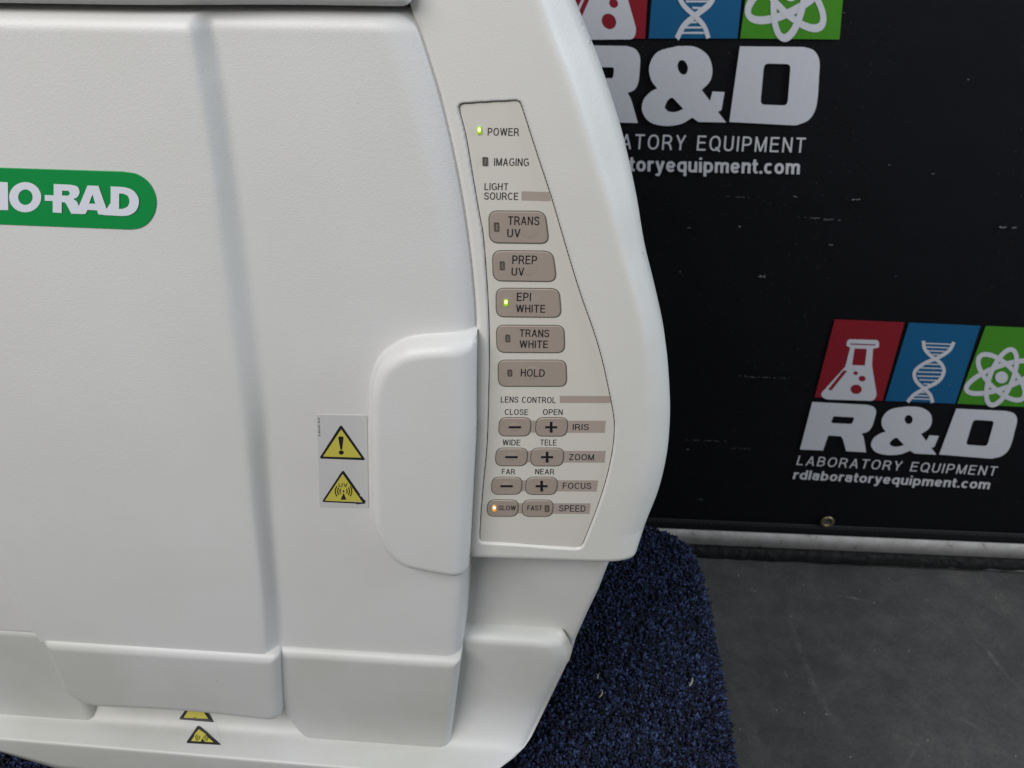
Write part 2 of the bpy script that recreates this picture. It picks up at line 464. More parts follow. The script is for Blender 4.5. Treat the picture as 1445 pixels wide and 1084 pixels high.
YT = YP-0.00010                                  # print on the film
def S_(pts): return [tuple(q) for q in pts]
def glyph(ch, w, sq=0.0):
    """strokes (centre lines) of one letter, cap height 1; returns width and list of point lists"""
    h = w/2
    def el(x0, x1, y0, y1, a0, a1, n=14, p=0.86):
        cx, cy, rx, ry = (x0+x1)/2, (y0+y1)/2, (x1-x0)/2, (y1-y0)/2; o = []
        for i in range(n+1):
            a = math.radians(a0+(a1-a0)*i/n); c, s_ = math.cos(a), math.sin(a)
            o.append((cx+rx*math.copysign(abs(c)**p, c), cy+ry*math.copysign(abs(s_)**p, s_)))
        return o
    X = 0.73                                     # x-height
    U = {
     'I': (w, [[(h, 0), (h, 1)]]), '1': (0.4, [[(0.3, 0), (0.3, 1)], [(0.05, 0.75), (0.3, 0.93)]]),
     'L': (0.52, [[(h, 0), (h, 1)], [(0, h), (0.52, h)]]), 'T': (0.62, [[(0.31, 0), (0.31, 1)], [(0, 1-h), (0.62, 1-h)]]),
     'E': (0.58, [[(h, 0), (h, 1)], [(0, h), (0.58, h)], [(0, 1-h), (0.57, 1-h)], [(0, 0.53), (0.53, 0.53)]]),
     'F': (0.54, [[(h, 0), (h, 1)], [(0, 1-h), (0.54, 1-h)], [(0, 0.50), (0.48, 0.50)]]),
     'H': (0.62, [[(h, 0), (h, 1)], [(0.62-h, 0), (0.62-h, 1)], [(0, 0.54), (0.62, 0.54)]]),
     'A': (0.68, [[(h*0.9, 0), (0.34, 1-h*0.3)], [(0.68-h*0.9, 0), (0.34, 1-h*0.3)], [(0.15, 0.32), (0.53, 0.32)]]),
     'V': (0.66, [[(h*0.9, 1), (0.33, h*0.3)], [(0.66-h*0.9, 1), (0.33, h*0.3)]]),
     'W': (0.94, [[(h*0.9, 1), (0.25, h*0.3)], [(0.25, h*0.3), (0.47, 1-h*0.3)], [(0.47, 1-h*0.3), (0.69, h*0.3)], [(0.69, h*0.3), (0.94-h*0.9, 1)]]),
     'M': (0.76, [[(h, 0), (h, 1)], [(0.76-h, 0), (0.76-h, 1)], [(h*1.2, 1-h*0.6), (0.38, 0.03)], [(0.76-h*1.2, 1-h*0.6), (0.38, 0.03)]]),
     'N': (0.63, [[(h, 0), (h, 1)], [(0.63-h, 0), (0.63-h, 1)], [(h*1.1, 1-h*0.5), (0.63-h*1.1, h*0.5)]]),
     'Z': (0.58, [[(0.02, 1-h), (0.57, 1-h)], [(0, h), (0.58, h)], [(h, h), (0.57-h, 1-h)]]),
     'Y': (0.64, [[(0.32, 0), (0.32, 0.45)], [(h*0.8, 1), (0.32, 0.42)], [(0.64-h*0.8, 1), (0.32, 0.42)]]),
     'O': (0.72, [el(h, 0.72-h, h, 1-h, 0, 360, 26)]), '0': (0.52, [el(h, 0.52-h, h, 1-h, 0, 360, 20)]),
     'Q': (0.72, [el(h, 0.72-h, h, 1-h, 0, 360, 26), [(0.42, 0.24), (0.70, -0.04)]]),
     'C': (0.66, [el(h, 0.70-h, h, 1-h, 42, 318, 20)]),
     'G': (0.70, [el(h, 0.72-h, h, 1-h, 42, 300, 20), [(0.70-h, 0.10), (0.70-h, 0.50)], [(0.40, 0.46), (0.70, 0.46)]]),
     'U': (0.62, [[(h, 1), (h, 0.35)]+el(h, 0.62-h, h, 0.62, 180, 360, 14)[1:]+[(0.62-h, 1)]]),
     'D': (0.67, [[(h, 0), (h, 1)], [(h, 1-h), (0.25, 1-h)]+el(-0.05, 0.67-h, h, 1-h, 78, -78, 16)[1:-1]+[(0.25, h), (h, h)]]),
     'P': (0.60, [[(h, 0), (h, 1)], [(h, 1-h), (0.32, 1-h)]+el(0.05, 0.60-h, 0.44, 1-h, 70, -70, 12)[1:-1]+[(0.32, 0.44), (h, 0.44)]]),
     'B': (0.62, [[(h, 0), (h, 1)], [(h, 1-h), (0.32, 1-h)]+el(0.03, 0.58-h, 0.53, 1-h, 70, -70, 10)[1:-1]+[(0.32, 0.53), (h, 0.53)],
                   [(h, 0.53), (0.34, 0.53)]+el(0.03, 0.62-h, h, 0.53, 70, -70, 10)[1:-1]+[(0.34, h), (h, h)]]),
     'R': (0.65, [[(h, 0), (h, 1)], [(h, 1-h), (0.34, 1-h)]+el(0.05, 0.61-h, 0.47, 1-h, 70, -70, 12)[1:-1]+[(0.34, 0.47), (h, 0.47)], [(0.33, 0.47), (0.50, 0.33), (0.64-h*0.6, 0)]]),
     'S': (0.62, [spline([(0.60-h, 0.73), (0.52, 0.90-h*0.6), (0.31, 1-h), (0.09+h*0.2, 0.88-h*0.4), (h+0.02, 0.74), (0.13, 0.60), (0.31, 0.53), (0.50, 0.45), (0.61-h, 0.27), (0.52, 0.11+h*0.4), (0.31, h), (0.10, 0.12+h*0.4), (h*0.9, 0.30)], 3)]),
     '2': (0.52, [[(0, h), (0.52, h)], spline([(h, 0.72), (0.12, 0.9), (0.26, 1-h), (0.44, 0.85), (0.46, 0.68), (0.3, 0.4), (h, h)], 3)]),
     '9': (0.52, [el(h, 0.52-h, 0.40, 1-h, 0, 360, 16), [(0.52-h, 0.7), (0.48-h, 0.3), (0.2, h)]]),
     '8': (0.52, [el(h, 0.52-h, 0.52, 1-h, 0, 360, 16), el(h, 0.52-h, h, 0.52, 0, 360, 16)]),
     '-': (0.3, [[(0, 0.38), (0.3, 0.38)]]), '/': (0.3, [[(0, 0), (0.3, 1)]]), '.': (w, [[(h, 0), (h, w)]]), ' ': (0.30, []),
     'o': (0.58, [el(h, 0.58-h, h, X-h, 0, 360, 22)]), 'c': (0.53, [el(h, 0.57-h, h, X-h, 46, 314, 18)]),
     'e': (0.57, [el(h, 0.57-h, h, X-h, 2, 322, 20), [(h, 0.36), (0.57-h, 0.36)]]),
     'l': (w, [[(h, 0), (h, 1)]]), 'i': (w, [[(h, 0), (h, X)], [(h, 1-w*0.8), (h, 1)]]),
     'r': (0.38, [[(h, 0), (h, X)], spline([(h, 0.42), (0.16, 0.62), (0.28, X-h), (0.38, X-h)], 3)]),
     'n': (0.55, [[(h, 0), (h, X)], spline([(h, 0.42), (0.17, 0.60), (0.31, X-h), (0.48, 0.60), (0.55-h, 0.42), (0.55-h, 0)], 3)]),
     'm': (0.86, [[(h, 0), (h, X)], spline([(h, 0.42), (0.14, 0.60), (0.26, X-h), (0.39, 0.60), (0.43, 0.42), (0.43, 0)], 3), spline([(0.43, 0.42), (0.51, 0.60), (0.62, X-h), (0.77, 0.60), (0.86-h, 0.42), (0.86-h, 0)], 3)]),
     'u': (0.55, [[(0.55-h, 0), (0.55-h, X)], spline([(h, X), (h, 0.30), (0.10, 0.13), (0.25, h), (0.42, 0.14), (0.55-h, 0.30)], 3)]),
     'd': (0.58, [[(0.58-h, 0), (0.58-h, 1)], el(h, 0.60-h, h, X-h, 0, 360, 20)]), 'b': (0.58, [[(h, 0), (h, 1)], el(h-0.02, 0.58-h, h, X-h, 0, 360, 20)]),
     'q': (0.58, [[(0.58-h, -0.26), (0.58-h, X)], el(h, 0.60-h, h, X-h, 0, 360, 20)]), 'p': (0.58, [[(h, -0.26), (h, X)], el(h-0.02, 0.58-h, h, X-h, 0, 360, 20)]),
     'a': (0.55, [[(0.52-h, 0), (0.52-h, 0.5)], spline([(h, 0.52), (0.12, 0.66), (0.27, X-h), (0.44, 0.62), (0.52-h, 0.46)], 3), el(h, 0.54-h, h, 0.44, 0, 360, 16)]),
     't': (0.33, [[(0.14, 0.94), (0.14, 0.2), (0.20, h), (0.33, h)], [(0, X-h), (0.33, X-h)]]),
     'y': (0.55, [[(h*0.8, X), (0.28, 0.04)], [(0.55-h*0.8, X), (0.28, 0.0), (0.20, -0.22), (0.03, -0.26+h)]]),
    }
    return U[ch]
def lettering(s, bl, br, tl_, Yp, m, par, w=0.12, gap=0.15, conv=None, name='lettering'):
    """one mesh of stroked letters between photo points: baseline left, baseline right, cap top left"""
    bl, br, tl_ = [np.array(q, float) for q in (bl, br, tl_)]
    polys = []; x = 0.0
    for ch in s:
        gw, st = glyph(ch, w)
        for k, pts in enumerate(st):
            closed = len(pts) > 10 and abs(pts[0][0]-pts[-1][0])+abs(pts[0][1]-pts[-1][1]) < 1e-6
            p = np.array(pts[:-1] if closed else pts, float)+np.array([x, 0])
            t = (np.roll(p, -1, 0)-np.roll(p, 1, 0)) if closed else np.gradient(p, axis=0)
            t /= np.linalg.norm(t, axis=1)[:, None]+1e-12; nn = np.stack([-t[:, 1], t[:, 0]], 1)*w/2
            polys.append((p+nn, p-nn, closed, k))
        x += gw+gap
    W = x-gap
    V = []; Fs = []
    for a, b, closed, k in polys:
        n = len(a); st = len(V)
        for q in list(a)+list(b):
            u, v_ = q[0]/W, q[1]
            px = bl[0]+u*(br[0]-bl[0])+v_*(tl_[0]-bl[0]); py = bl[1]+u*(br[1]-bl[1])+v_*(tl_[1]-bl[1])
            c = conv(px, py) if conv else P(px, py, Yp)
            V.append((c[0], c[1]-0.000008*k, c[2]))
        for i in range(n if closed else n-1):
            j = (i+1) % n; Fs.append((st+i, st+j, st+n+j, st+n+i))
    me = bpy.data.meshes.new(name); me.from_pydata(V, [], Fs); fix_normals(me)
    for p_ in me.polygons:
        pass
    return link(name, me, m, par, False)
def word(s, x0, x1, base, cap, off=0.0, par=None, Y=YT, sl=0.012, name='lettering', m=None):
    dy = (x1-x0)*sl
    return lettering(s, (x0, base-dy*0.3), (x1, base+dy*0.7), (x0+0.4, base-dy*0.3-cap), Y, m or M_ink, par or panel, w=0.128)
def bar(pts, name='printed_bar'):
    return flat(name, [pts], YP-0.00005, M_bar, panel)
word('POWER', 688, 732, 191.6, 11.0, 0.004); word('IMAGING', 697, 746, 234.2, 11.0, 0.004)
word('LIGHT', 683.5, 717, 268.4, 10, 0.004); word('SOURCE', 683, 731, 282, 10.4, 0.004)
bar([(736, 270), (774.3, 271), (777.6, 284), (736, 283)])
word('LENS CONTROL', 706.5, 784, 568.4, 8.5, 0.002)
bar([(790, 558.7), (860.0, 558.9), (862.0, 568.9), (790, 568.7)])
word('CLOSE', 712, 745, 585.6, 8.1, 0.002); word('OPEN', 766, 793.7, 585.6, 8.1, 0.002)
word('WIDE', 709, 734, 628.6, 8.2, 0.002); word('TELE', 762, 785, 628.6, 8.2, 0.002)
word('FAR', 708, 726.4, 669.5, 7.7, 0.002); word('NEAR', 755, 781.8, 669.5, 7.7, 0.002)
bar([(746, 593.8), (854.7, 593.8), (853.4, 611), (746, 610.6)])
bar([(741, 636.2), (854.7, 636.4), (853.0, 653), (741, 652.6)])
bar([(733, 677.8), (844, 678), (842.0, 693.8), (733, 693.2)])
bar([(728, 710.2), (833.6, 710.4), (831.5, 725.4), (728, 724.8)])
YB2 = YT-0.00004
word('IRIS', 808, 830.6, 607, 8.6, 0.0); word('ZOOM', 803, 838, 649.5, 8.6, 0.0)
word('FOCUS', 794, 834, 689.9, 8.7, 0.0); word('SPEED', 788.7, 826, 722, 9.0, 0.0)

def ellipse(cx, cy, rx, ry, n=24): return [(cx+rx*math.cos(2*math.pi*i/n), cy+ry*math.sin(2*math.pi*i/n)) for i in range(n)]
def led(x0, y0, x1, y1, par, state, Y):
    cx, cy = (x0+x1)/2, (y0+y1)/2
    if state != 'off': x0 += 0.6; x1 -= 0.6; y0 += 0.8; y1 -= 0.8
    out = XZ(round_poly([(x0, y0), (x1, y0), (x1+0.3, y1), (x0+0.3, y1)], 1.3, 3), Y)
    if state == 'off':
        ring_m, mid = M_ledrim, M_ledoff
    else:
        ring_m, mid = (M_ledg, M_ledgc) if state == 'green' else (M_ledo, M_ledoc)
    # little window: rim frame and lens in one mesh
    o1 = out; o2 = inset(out, 0.0004); n = len(o1)
    if state == 'off':
        V = [(x, Y, z) for x, z in o1]+[(x, Y-0.00025, z) for x, z in o1]+[(x, Y-0.00025, z) for x, z in o2]+[(x, Y-0.00005, z) for x, z in o2]
    else:
        V = [(x, Y, z) for x, z in o1]+[(x, Y-0.0002, z) for x, z in o1]+[(x, Y-0.0005, z) for x, z in o2]+[(x, Y-0.0005, z) for x, z in o2]
    Fs, mi = [], []
    for i in range(n):
        j = (i+1) % n
        for a in (0, 1, 2):
            Fs.append((a*n+i, a*n+j, (a+1)*n+j, (a+1)*n+i)); mi.append(0)
    Fs.append(tuple(range(3*n, 4*n))); mi.append(1)
    if state != 'off':                           # bright die inside the lens, upper half
        e = XZ(ellipse(cx, cy-(y1-y0)*0.10, (x1-x0)*0.34, (y1-y0)*0.30, 14), Y-0.0006)
        k = len(V); V += [(x, Y-0.0006, z) for x, z in e]
        Fs.append(tuple(range(k, k+len(e)))); mi.append(1); mi[-2] = 0
    me = bpy.data.meshes.new('indicator_light'); me.from_pydata(V, [], Fs)
    me.update()
    o = link('indicator_light', me, [ring_m, mid], par, False)
    me.polygons.foreach_set('material_index', mi)
    o['label'] = {'off': 'unlit brown indicator window', 'green': 'lit green indicator', 'amber': 'lit amber indicator'}[state]
    return o
def button(quad, r, dome, label, leds=(), words=(), marks=None):
    out_px = round_poly(quad, r, 6)
    yb = YP-0.00035
    out = XZ(out_px, YP)
    b = plate('button', inset(out, 0.00018), yb, YP+0.0002, 0.00022, M_btn, cab)
    # the pressed dome under the film
    ring('button_outline', out, 0.00036, YP-0.00012, M_btnline, b)
    if dome:
        cx, cy, rr = dome
        c = P(cx, cy, yb); R = rr*0.00024
        V = [(c[0], yb-0.00010, c[2])]; Fs = []; n = 24
        prof = [(0.55, 0.00009), (0.85, 0.00006), (1.0, -0.00003)]
        for k, (q, h) in enumerate(prof):
            V += [(c[0]+R*q*math.cos(2*math.pi*i/n), yb-h, c[2]+R*q*math.sin(2*math.pi*i/n)) for i in range(n)]
        for i in range(n):
            j = (i+1) % n
            Fs.append((0, 1+i, 1+j))
            for k in range(2): Fs.append((1+k*n+i, 1+(k+1)*n+i, 1+(k+1)*n+j, 1+k*n+j))
        me = bpy.data.meshes.new('dome'); me.from_pydata(V, [], Fs); me.update(); fix_normals(me)
        link('dome', me, M_btn, b, True)
    b['label'] = label
    for l in leds: led(*l[:4], b, l[4], yb)
    for wd in words: word(*wd, off=0.006, par=b, Y=yb-0.00014, m=M_inkb)
    if marks:
        for kind, cx, cy in marks:
            L = [(cx-8.6, cy-1.5), (cx+8.6, cy-1.5), (cx+8.6, cy+1.6), (cx-8.6, cy+1.6)]
            if kind == '+':
                h, t = 7.6, 1.9
                L = [(cx-8.4, cy-1.5), (cx-t, cy-1.5), (cx-t, cy-h), (cx+t, cy-h), (cx+t, cy-1.5), (cx+8.4, cy-1.5), (cx+8.4, cy+1.6), (cx+t, cy+1.6), (cx+t, cy+h), (cx-t, cy+h), (cx-t, cy+1.6), (cx-8.4, cy+1.6)]
            flat('symbol', [L], yb-0.00014, M_inkb, b)
    return b
led(672.4, 178.2, 680.2, 190.6, panel, 'green', YP-0.0001)
led(680.7, 221.7, 688.2, 233.8, panel, 'off', YP-0.0001)
button([(689.7, 297.5), (769, 298), (775.2, 343.8), (691, 342.7)], 13, (747, 323, 15), 'top taupe button printed TRANS UV',
       [(697, 313.8, 704, 326.4, 'off')], [('TRANS', 716.6, 760.8, 317.7, 12.4), ('UV', 715.5, 734, 334.8, 11.6)])
button([(695, 353.4), (780, 354.3), (785.8, 397.5), (696, 396.4)], 13, (745, 376, 15), 'second taupe button printed PREP UV',
       [(705.2, 368.7, 711.8, 380.8, 'off')], [('PREP', 722.7, 757.4, 372.8, 12.2), ('UV', 721.6, 739.4, 389, 11.3)])
button([(700, 406.5), (789, 407), (792.3, 448), (700.3, 447)], 12, (748, 427, 14), 'taupe button printed EPI WHITE with its green light lit',
       [(710.2, 422.0, 717.8, 433, 'green')], [('EPI', 729, 749, 424.8, 11.6), ('WHITE', 728, 769, 441, 11)])
button([(700.4, 458.6), (796, 459), (797, 497.8), (701.5, 497.3)], 11.5, (750, 478, 13), 'taupe button printed TRANS WHITE',
       [(713, 472.2, 719.4, 482.5, 'off')], [('TRANS', 733, 774.6, 475.7, 10.8), ('WHITE', 733, 773, 491, 10.6)])
button([(702.7, 508), (798.7, 508), (800, 545.2), (703.5, 545.2)], 11, (752, 526, 12.5), 'taupe button printed HOLD',
       [(716, 521.4, 722.3, 530.8, 'off')], [('HOLD', 734.7, 768.3, 531.5, 10.5)])
small = [((703.6, 749.6), (589, 615.3), '-', 726.5, 603, 'small iris button with a minus sign'),
         ((755.5, 801.2), (589, 615.5), '+', 777.7, 603, 'small iris button with a plus sign'),
         ((699, 744.8), (632, 657.3), '-', 721.6, 645.2, 'small zoom button with a minus sign'),
         ((748.6, 795.8), (632, 657.5), '+', 772, 645.2, 'small zoom button with a plus sign'),
         ((693.2, 737.1), (673, 697.6), '-', 714.8, 686.2, 'small focus button with a minus sign'),
         ((741.4, 786.8), (673, 697.8), '+', 764.3, 686.2, 'small focus button with a plus sign')]
for (a, b), (c, d), k, cx, cy, lab in small:
    sk = 1.4
    button([(a+sk, c), (b+0.3, c+0.1), (b-sk, d), (a-0.3, d-0.1)], 10.5, (cx, cy, 9), lab, (), (), [(k, cx, cy)])
button([(688.5, 705), (732, 705.3), (730.5, 728.7), (686.8, 728.4)], 10.5, None, 'small speed button printed SLOW with its amber light lit',
       [(694, 712.8, 700.8, 722.2, 'amber')], [('SLOW', 703, 727.5, 720.2, 6.8)])
button([(738, 705.3), (781.2, 705.4), (779.6, 728.9), (736.2, 728.6)], 10.5, None, 'small speed button printed FAST',
       [(768.5, 712.8, 774.7, 722, 'off')], [('FAST', 744, 764.5, 720.4, 6.9)])

# --- neck below the bezel ------------------------------------------
YN = 0.014
neck_r = XZ([(872, 770), (863, 790), (845, 837), (829, 870), (812, 908), (803, 940)], YN)
neck_out = [(P(630, 770, YN)[0], neck_r[0][1])] + neck_r + [(P(630, 770, YN)[0], neck_r[-1][1])]
relief('neck_panel', neck_out, lambda X, Z, sd: YN+rnd(np.maximum(interp(neck_r, Z)-X, 0), 0.004), 0.0012, 0.07, M_base, cab)
relief('neck_panel', mirror(neck_out), lambda X, Z, sd: YN+rnd(np.maximum(interp(neck_r, Z)-(2*XC-X), 0), 0.004), 0.003, 0.07, M_base, cab)

# --- foot: upright front that sweeps out to a shelf with a lip -------
YF = 0.005
Zr = P(700, 902, YF)[2]                           # top ridge of the foot
# right outline as half-width against height
foot_tab = [(P(a, b, YF-0.001)[0], P(a, b, YF-0.001)[2]) for a, b in [(800, 914), (806, 925), (805.5, 938), (779, 993), (762, 1030), (748, 1062), (738, 1074), (715, 1090), (690, 1110)]]
ZSH = P(560, 1050, -0.004)[2]                     # shelf height
Zlip = None
# forward reach of the lip from its row in the picture
def lip_y(zs, px, py):
    q = PZ(px, py, zs); return q[1]
yl0 = lip_y(ZSH, 0, 1043); yl1 = lip_y(ZSH, 480, 1083)
x0l = PZ(0, 1043, ZSH)[0]; x1l = PZ(480, 1083, ZSH)[0]
ZBOT = P(70, 1089, yl0-0.001)[2]
XRISE = P(64, 1080, yl0)[0]
print('ZSH', ZSH, 'lip', yl0, yl1, x0l, x1l, 'zbot', ZBOT, 'XC', XC, 'Zr', Zr)
def foot_profile(yl):
    pr = [(0.02, Zr-0.0005), (YN+0.001, Zr-0.0003)]
    r = 0.0045                                   # rounded top ridge
    for i in range(7):
        a = math.pi/2*i/6
        pr.append((YF+r-r*math.sin(a), Zr-r+r*math.cos(a)))
    R = 0.030                                    # concave sweep
    zc = ZSH+R*0.95
    for k in range(1, 10): pr.append((YF, Zr-r+(zc-(Zr-r))*k/9))
    for i in range(1, 13):
        a = math.pi/2*i/12
        pr.append((YF-R*0.42*(1-math.cos(a)), zc-R*0.90*math.sin(a)))
    y_in = YF-R*0.42
    for k in range(1, 6): pr.append((y_in+(yl+0.0015-y_in)*k/5, ZSH+R*0.05*(1-k/5)))
    for i in range(1, 6):
        a = math.pi/2*i/5
        pr.append((yl+0.0015-0.0015*math.sin(a), ZSH-0.0015+0.0015*math.cos(a)))
    for k in range(1, 5): pr.append((yl-0.0006*k/4, ZSH-0.0015+(ZBOT+0.001-ZSH+0.0015)*k/4))
    pr.append((yl+0.002, ZBOT)); pr.append((0.02, ZBOT))
    return pr
nX = 90
def project(x, y, z):
    d = np.array([x, y, z])-CAM; t = d@fw
    return PW/2+F*(d@rt)/t, PH/2-F*(d@upv)/t
FS = [(780, 880), (800, 914), (806, 925), (805.5, 938), (795, 960), (779, 993), (762, 1028), (748, 1056), (736, 1074), (718, 1090), (690, 1115), (640, 1160)]
def foot_hw(y, z):
    x = 0.02
    for _ in range(12):
        px, py = project(x, y, z)
        tx = np.interp(py, [b for a, b in FS], [a for a, b in FS])
        x += (tx-px)*0.0003*0.8
    return x-XC
def foot_half(z):                                # half width at height z
    return float(interp(foot_tab, z))-XC
prof0 = foot_profile(-0.02); nP = len(prof0)
HW = [foot_hw(y, z) for y, z in foot_profile(yl1+(yl1-yl0)*(0.02-x1l)/(x1l-x0l))]
V = []
for i in range(nX+1):
    u = -1+2*i/nX
    u = math.copysign(abs(u)**0.8, u)
    for j in range(nP):
        pass
    xa = XC+u*0.17
    yl = yl0+(yl1-yl0)*(xa-x0l)/(x1l-x0l)
    yl = max(yl, -0.05)
    # plan rounding towards both ends
    e = max(0.0, abs(u)-0.95)/0.05
    yl = yl+0.006*(1-math.sqrt(max(0.0, 1-e*e)))
    pr = foot_profile(yl)
    rise = 0.0135*max(0.0, (XRISE-xa)/0.03)
    for jj, (y, z) in enumerate(pr):
        if jj > nP-8: z = min(z+rise*(jj-(nP-8))/7, ZSH-0.0018)
        hw = HW[len(V) % nP]
        ee = max(0.0, abs(u)-0.93)/0.07
        V.append((XC+u*hw, y+0.006*(1-math.sqrt(max(0, 1-ee*ee))), z))
Fq = []
for i in range(nX):
    for j in range(nP-1):
        a = i*nP+j; Fq.append((a, a+nP, a+nP+1, a+1))
# close the two flanks back to the body
base_i = len(V)
for side in (0, nX):
    st = len(V)
    for j in range(nP):
        x, y, z = V[side*nP+j]; V.append((x, 0.15, z))
    for j in range(nP-1):
        a = side*nP+j; b = st+j
        Fq.append((a, a+1, b+1, b) if side else (a, b, b+1, a+1))
foot = mesh_np('foot', V, np.array(Fq), M_base, cab)

# --- lower fronts (left, centre, right) -----------------------------
YSR, YSC = -0.0055, -0.0118
rb = XZ([(385, 923), (400, 924), (480, 928), (563, 934), (640, 940), (649, 936), (647, 956), (640, 1006), (633, 1036)], YSR)
ztR = P(480, 921, YSR)[2]; ztC = P(233, 919, YSC)[2]
zbR = P(520, 1056, YSR)[2]; zbC = P(330, 1018, YSC)[2]; zbL = P(60, 1022, YSR)[2]
xr0 = P(650, 932, YSR)[0]; xr1 = P(631, 1036, YSR)[0]; xl = P(398, 960, YSR)[0]
right_front = round_poly([(xl-0.012, ztR), (xr0, ztR), (xr1, zbR), (xl+0.004, zbR), (xl-0.0035, zbR+0.022)], [0.0, 0.002, 0.008, 0.010, 0.010])
relief('lower_front', right_front, lambda X, Z, sd: YSR+rnd(sd, 0.0045)-0.0015*sstep(0, 0.05, Z-zbR), 0.0008, 0.010, M_base, cab)
lf = mirror(right_front)
lf = [(x, z if z > zbR+0.02 else z+(zbL-zbR)) for x, z in lf]
xll = P(129, 1012, YSR)[0]
lf = round_poly([(xll, ztR), (2*XC-xr0, ztR), (2*XC-xr1, zbL), (xll, zbL)], [0.0, 0.002, 0.01, 0.005])
relief('lower_front', lf, lambda X, Z, sd: YSR+0.001+rnd(sd, 0.0045), 0.0008, 0.010, M_base, cab)
c_px = [(50, 900), (66, 927), (83, 968), (99, 993), (118, 1002)]
cx0 = P(54, 905, YSC)[0]; cx1 = P(104, 1000, YSC)[0]; cxr = P(391, 925, YSC)[0]; cxr2 = P(393, 1010, YSC)[0]
cen = round_poly([(cx0, ztC), (cxr, ztC), (cxr2, zbC-0.0005), (P(252, 1006, YSC)[0], P(252, 1007, YSC)[2]), (P(126, 1001, YSC)[0], P(126, 1002, YSC)[2]), (P(90, 985, YSC)[0], P(90, 985, YSC)[2])],
                 [0.003, 0.003, 0.008, 0.03, 0.006, 0.01])
relief('lower_front', cen, lambda X, Z, sd: YSC+rnd(sd, 0.0048), 0.0008, 0.010, M_base, cab)

# --- cabinet shell behind ------------------------------------------
hull = []
body_sil = [(x-0.010, z) for x, z in sil]
hz = sorted(body_sil, key=lambda q: q[1])
zlo = P(700, 786, 0.05)[2]
hull_r = [(x, z) for x, z in hz if z > zlo]
hull_r = hull_r + [(hull_r[-1][0]-0.004, lid_z+0.09)]
hull_out = hull_r + mirror(hull_r)[::-1]
nH = len(hull_out)
V = []; Fs = []
sec = [(0.016, 0.0, 0), (0.06, -0.016, 0), (0.12, -0.040, 0), (0.20, -0.065, 0), (0.22, -0.08, 0)]
cz = sum(z for x, z in hull_out)/nH
for y, d, _ in sec:
    for x, z in hull_out:
        V.append((x+(d if x > XC else -d), y, cz+(z-cz)*(1+d*1.5)))
for k in range(len(sec)-1):
    for i in range(nH):
        j = (i+1) % nH; Fs.append((k*nH+i, k*nH+j, (k+1)*nH+j, (k+1)*nH+i))
Fs.append(tuple(range(nH))); Fs.append(tuple(range((len(sec)-1)*nH, len(sec)*nH)))
hb = mesh_np('cabinet_shell', V, Fs, M_door, cab, smooth=False)
# pedestal part of the shell behind neck and foot
hw0 = neck_r[2][0]-XC-0.022
V = []; Fs = []
for (hw, z) in [(hw0+0.008, zlo+0.004), (hw0-0.006, neck_r[-1][1]), (hw0-0.02, ZBOT+0.001)]:
    V += [(XC-hw, 0.019, z), (XC+hw, 0.019, z), (XC+hw, 0.15, z), (XC-hw, 0.15, z)]
for k in range(2):
    for i in range(4):
        j = (i+1) % 4; Fs.append((k*4+i, k*4+j, k*4+4+j, k*4+4+i))
Fs += [(0, 1, 2, 3), (8, 9, 10, 11)]
mesh_np('pedestal', V, Fs, M_base, cab, smooth=False)

# --- badge ----------------------------------------------------------
YG = float(door_y(np.array([P(100, 280, -0.0105)[0]]), np.array([P(100, 280, -0.0105)[2]]), np.array([0.05]))[0])-0.0003
tl = (-36, 235.6); top = [(-36, 235.6), (0, 236.6), (173, 242.3)]
arc = spline([(173, 242.3), (193, 246), (209, 257), (218, 272), (220.5, 287), (217.5, 302), (209.5, 314.5), (198, 322), (184, 324.5)], 5)
g_px = [(-36, 235.8)] + arc + [(0, 317.3), (-36, 316)] + spline([(-36, 316), (-58, 310), (-72, 296), (-77, 277), (-73, 258), (-58, 242), (-36, 235.8)], 5)[1:-1]
g_out = XZ(g_px, YG)
badge = plate('badge', g_out, YG, YG+0.002, 0.00015, M_green, door)
YL = YG-0.0001
def cr(L, ox, oy, s): return [(ox+a/s, oy+b/s) for a, b in L]
C1 = lambda L: [(a/3.0104, b/3.0104) for a, b in L]
LN = [0]
def letter(loops):
    LN[0] += 1; flat('letter', [C1(L) for L in loops], YL-0.00003*LN[0], M_white, door)
# O
letter([ellipse(107, 838, 68, 64, 40), ellipse(108, 838, 31, 33, 32)])
letter([[(-45, 770), (33, 775), (35, 893), (-12, 892), (-12, 806), (-45, 806)]])
letter([[(-155, 768), (-95, 768), (-70, 780), (-62, 800), (-78, 824), (-58, 846), (-60, 872), (-82, 888), (-155, 889)],
        [(-118, 795), (-100, 796), (-98, 808), (-118, 810)], [(-118, 838), (-98, 840), (-96, 858), (-118, 860)]])
R_out = [(228, 782), (300, 785)] + spline([(300, 785), (328, 793), (338, 815), (330, 836), (312, 846)], 4)[1:] + [(326, 856), (352, 910), (303, 908), (282, 868), (275, 860), (262, 859), (262, 905), (224, 903), (224, 854), (190, 853), (190, 829), (228, 830)]
letter([R_out, [(264, 810), (290, 811), (298, 821), (290, 832), (264, 831)]])
letter([[(372, 788), (418, 790), (462, 914), (418, 911), (412, 894), (372, 892), (363, 909), (322, 908)], [(393, 826), (405, 866), (378, 865)]])
D_out = [(470, 792), (525, 795)] + spline([(525, 795), (560, 806), (584, 832), (590, 862), (578, 895), (550, 914), (520, 918)], 4)[1:] + [(438, 914), (440, 906), (470, 862)]
letter([D_out, [(506, 822), (522, 823)] + spline([(522, 823), (542, 832), (550, 855), (542, 878), (520, 888)], 3)[1:] + [(506, 888)]])

